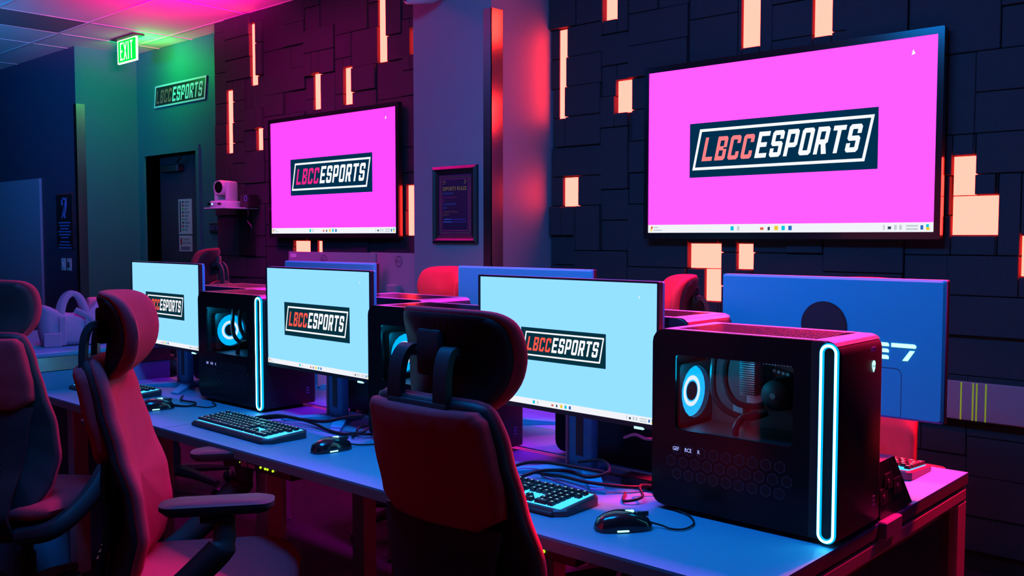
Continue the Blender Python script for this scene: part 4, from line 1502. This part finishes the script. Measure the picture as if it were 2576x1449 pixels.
# caster desk behind
wd = tag(empty('wall_desk', (-5.80, 3.44, 0)), 'desk near the felt wall carrying the two grey widescreen monitors', 'desk')
MB().rbox(0, 1.70, 0, .55, .722, .75, .004, 1).build('desk_top', M_DESK, wd)
for (lx, ly) in ((.06, .06), (1.62, .06), (.06, .48), (1.62, .48)):
    MB().rbox(lx - .025, lx + .025, ly - .025, ly + .025, 0, .722, .003, 1).build('leg', M_FRAME, wd)
make_wide('left grey widescreen monitor with round badge under the smaller wall screen', (-5.09, 3.75, 0.752), 2)
make_wide('right grey widescreen monitor half hidden behind the blue column', (-4.47, 3.86, 0.752), -4, .74)

# ------------------------------------------------------------------ chairs


def lerp_tab(tab, z):
    if z <= tab[0][0]:
        return tab[0][1]
    for (a, b), (c, d) in zip(tab, tab[1:]):
        if z <= c:
            t = (z - a) / (c - a)
            t = t * t * (3 - 2 * t) * .5 + t * .5
            return b + (d - b) * t
    return tab[-1][1]


YC = [(.46, -.215), (.54, -.185), (.62, -.172), (.72, -.182), (.84, -.215), (.95, -.240), (1.07, -.262)]
HWB = [(.46, .16), (.52, .195), (.62, .212), (.75, .208), (.88, .192), (.98, .180), (1.05, .168)]
SP = [(.34, -.13), (.38, -.235), (.44, -.275), (.52, -.262), (.60, -.238), (.68, -.236), (.76, -.240), (.82, -.236)]


def back_y(x, z):
    return lerp_tab(YC, z) + 1.15 * x * x


def make_chair(AZ, lift=0.0):
    t = empty('task_chair', (0, 0, 0))
    # seat
    seat_o = rrect(-.255, .255, -.235, .255, .09, 6)

    def seat_fn(x, y, h):
        drop = max(0, (y - .14)) ** 2 * 1.6
        return (x, y, .445 - drop + h + .25 * x * x)
    MB().pillow(seat_o, [(0, .034), (.6, .034), (.85, .030), (.95, .020), (1, 0), (.97, -.02), (.9, -.03), (0, -.03)], seat_fn).build('seat', M_RED, t, True, 60)
    MB().pillow(rrect(-.20, .20, -.20, .20, .06, 4), [(0, 0), (1, 0), (.96, -.03), (0, -.035)], lambda x, y, h: (x, y, .414 + h)).build('seat_pan', M_CHAIRP, t, True)
    # back cushion
    zs = [.47 + .03 * i for i in range(20)]
    side = [(lerp_tab(HWB, z), z) for z in zs]
    cap = [(.162, 1.050), (.145, 1.060), (.11, 1.065), (0, 1.067)]
    half = [(0, .452), (.10, .455), (.15, .460)] + side[:-1] + cap[:-1]
    out = [(x, z) for x, z in half] + [(0, 1.067)] + [(-x, z) for x, z in half[::-1] if x > 0]
    out = [(p.x, p.y) for p in smooth_path([(a_, b_, 0) for a_, b_ in out + out[:1]], 2)][:-1]
    MB().pillow(out, [(0, .030), (.75, .030), (.90, .026), (.965, .016), (1, .0), (.985, -.008), (.94, -.012), (0, -.012)],
                lambda x, z, h: (x, back_y(x, z) + h, z), 0, .75).build('back_cushion', M_RED, t, True, 60)
    MB().pillow([(x * .985, .75 + (z - .75) * .99) for x, z in out], [(0, -.012), (1, -.010), (.995, -.020), (.96, -.026), (0, -.026)],
                lambda x, z, h: (x, back_y(x, z) + h, z), 0, .75).build('back_carrier', M_CHAIRP, t, True, 60)
    # red cover on the rear of the upper back
    co = [(-.120, .800), (.120, .800), (.172, .832), (.177, .90), (.171, .97), (.163, 1.028), (.148, 1.045), (-.148, 1.045), (-.163, 1.028), (-.171, .97), (-.177, .90), (-.172, .832)]
    fine = []
    for (a, b), (c, d) in zip(co, co[1:] + co[:1]):
        for i in range(4):
            fine.append((a + (c - a) * i / 4, b + (d - b) * i / 4))
    MB().pillow(fine, [(0, -.026), (1, -.024), (1, -.040), (.97, -.050), (.90, -.054), (.4, -.055), (0, -.055)],
                lambda x, z, h: (x, back_y(x, z) + h, z), 0, .91).build('back_cover', M_RED, t, True, 60)
    # plastic spine
    hw = [(.34, .085), (.40, .095), (.48, .105), (.58, .125), (.70, .150), (.80, .170), (.84, .172)]
    rows = [.335 + .0225 * i for i in range(22)]
    rows = [z for z in rows if z < .815]
    mb = MB()
    rings = []
    for z in rows:
        w = lerp_tab(hw, z)
        y = lerp_tab(SP, z)
        ring = []
        for i in range(9):
            u = -1 + 2 * i / 8
            ring.append((u * w, y + .55 * (u * w) ** 2, z))
        ring += [(q[0] * .97, q[1] + .014, q[2]) for q in ring[::-1]]
        rings.append(ring)
    mb.loft(rings).build('back_spine', M_CHAIRP, t, True, 50)
    sm = MB().rbox(-.030, .030, -.004, .004, -.0045, .0045, .0015, 1).mesh('lumbar_slot', M_BLACK)
    for i in range(6):
        z = .535 + i * .0175
        for s in (-1, 1):
            link('lumbar_slot', sm, t, (s * .036, lerp_tab(SP, z) + .001, z))
    MB().rbox(-.07, .07, -.20, .10, .335, .385, .012, 2).build('mechanism', M_CHAIRP, t, True)
    # arms
    for s in (-1, 1):
        po = rrect(-.048, .048, -.135, .135, .034, 5)
        arm = MB().pillow(po, [(0, .0), (.85, .0), (1, -.005), (1, -.016), (.9, -.028), (0, -.03)], lambda x, y, h: (s * .285 + x, .07 + y, AZ + h)).build('arm_pad', M_CHAIRP, t, True)
        MB().rbox(s * .29 - .026, s * .29 + .026, .03, .11, AZ - .052, AZ - .029, .006, 2).build('arm_slider', M_CHAIRP, t, True)
        pts = smooth_path([(s * .29, .085, AZ - .045), (s * .305, .085, AZ - .10), (s * .305, .05, AZ - .145), (s * .285, -.08, .475), (s * .225, -.20, .395), (s * .10, -.20, .365)], 5)
        MB().tube(pts, [.024] * 6 + [.031] * (len(pts) - 6), 10, sx=1.15).build('arm_support', M_CHAIRP, t, True)
    # headrest
    half = [(0, -.115), (.05, -.112), (.095, -.098), (.13, -.072), (.152, -.035), (.162, .01), (.163, .05), (.158, .085), (.145, .105), (.12, .115), (.06, .119)]
    hout = half + [(0, .120)] + [(-x, z) for x, z in half[::-1] if x > 0]
    hout = [(p.x, p.y) for p in smooth_path([(a_, b_, 0) for a_, b_ in hout + hout[:1]], 3)][:-1]
    HC = 1.118

    def hr(x, z, h):
        return (x, -.205 + 2.6 * x * x - 1.7 * (z - .0) ** 2 - .06 * z + h * (1 if True else 0), HC + z)
    MB().pillow(hout, [(0, .030), (.7, .030), (.88, .026), (.97, .014), (1, 0), (.985, -.012), (.95, -.016), (0, -.016)], hr).build('headrest_cushion', M_RED, t, True, 60)
    MB().pillow([(x * .93, z * .92) for x, z in hout], [(0, -.014), (1, -.012), (.99, -.020), (.9, -.026), (0, -.028)], hr).build('headrest_shell', M_CHAIRP, t, True, 60)
    yk_ = []
    for s in (-1, 1):
        pts = smooth_path([(s * .068, -.276, 1.005), (s * .068, -.278, 1.07), (s * .066, -.272, 1.125), (s * .062, -.256, 1.152), (s * .058, -.235, 1.152)], 5)
        rg = []
        for i, p in enumerate(pts):
            tt = (pts[min(i + 1, len(pts) - 1)] - pts[max(i - 1, 0)]).normalized()
            nrm = Vector((1, 0, 0)).cross(tt).normalized()
            a, b = .019, .008
            rg.append([p + Vector((a, 0, 0)) + nrm * b, p + Vector((-a, 0, 0)) + nrm * b, p + Vector((-a, 0, 0)) - nrm * b, p + Vector((a, 0, 0)) - nrm * b])
        MB().loft(rg).build('headrest_post', M_CHAIRP, t, True, 40)
    MB().rbox(-.087, .087, -.288, -.262, 1.000, 1.056, .005, 2).build('headrest_bracket', M_CHAIRP, t, True)
    MB().tube([(-.066, -.236, 1.148), (.066, -.236, 1.148)], .014, 12).build('headrest_pivot', M_CHAIRP, t, True)
    MB().rbox(-.034, .034, -.256, -.222, 1.10, 1.195, .008, 2).build('headrest_mount', M_CHAIRP, t, True)
    # base
    MB().lathe([(.001, .10), (.030, .10), (.030, .24), (.022, .24), (.022, .36 + lift), (.001, .36 + lift)], (0, 0, 0), 'z', 16).build('gas_column', M_CHAIRP, t, True)
    for i in range(5):
        a = R(72 * i + 18)
        c_, s_ = math.cos(a), math.sin(a)
        MB().tube([(c_ * .02, s_ * .02, .115), (c_ * .15, s_ * .15, .105), (c_ * .31, s_ * .31, .078)], [.034, .026, .018], 8).build('base_leg', M_CHAIRP, t, True)
        cw = MB()
        cw.lathe([(.001, -.024), (.022, -.024), (.029, -.016), (.029, .016), (.022, .024), (.001, .024)], (0, 0, 0), 'y', 14)
        cw.xf(Matrix.Translation((c_ * .31, s_ * .31, .0295)) @ Matrix.Rotation(a + .6, 4, 'Z'))
        cw.build('caster', M_BLACK, t, True)
    for ch in t.children:
        if ch.name.split('.')[0] not in ('gas_column', 'base_leg', 'caster'):
            ch.location.z += lift
    return t


CHAIRS = [
    ('red and black headrest chair seen from behind in the middle of the picture', (-1.40, 1.53, 0), 0, 0),
    ('red and black chair turned sideways left of the middle keyboard, headrest lit pink', (-2.335, 1.30, 0), -36, 1),
    ('red and black chair cut by the left picture border', (-3.56, 1.29, 0), 38, 1),
    ('far row chair whose curved red headrest stands beside the conference camera wall', (-4.77, 2.50, 0), 140, 2),
    ('far row chair facing the desks, broad red headrest right of the grey widescreens', (-3.30, 2.92, 0), 172, 0),
    ('far row chair whose red headrest leans left behind the near right monitor', (-2.06, 2.90, 0), 132, 0),
    ('far row chair behind the far right monitor, its back glowing orange red', (-1.31, 3.05, 0), 180, 0),
]
protos = [make_chair(.655), make_chair(.740), make_chair(.70, .08)]
used = [False, False, False]
for lab, loc, rz, k in CHAIRS:
    c = copy_tree(protos[k]) if used[k] else protos[k]
    used[k] = True
    c.location = loc
    c.rotation_euler = (0, 0, R(rz))
    tag(c, lab, 'chair', 'red and black task chairs')

# small glowing marks are seen but need not be sampled as lamps
for m_ in [M_LEGEND, M_PLATE, M_PLATE2, M_WHITE, M_SALMON, M_ORANGER, M_PINKR, M_BAR, M_LIME, M_AMBER, M_GREENW, M_BLUELED] + IC:
    m_.cycles.emission_sampling = 'NONE'
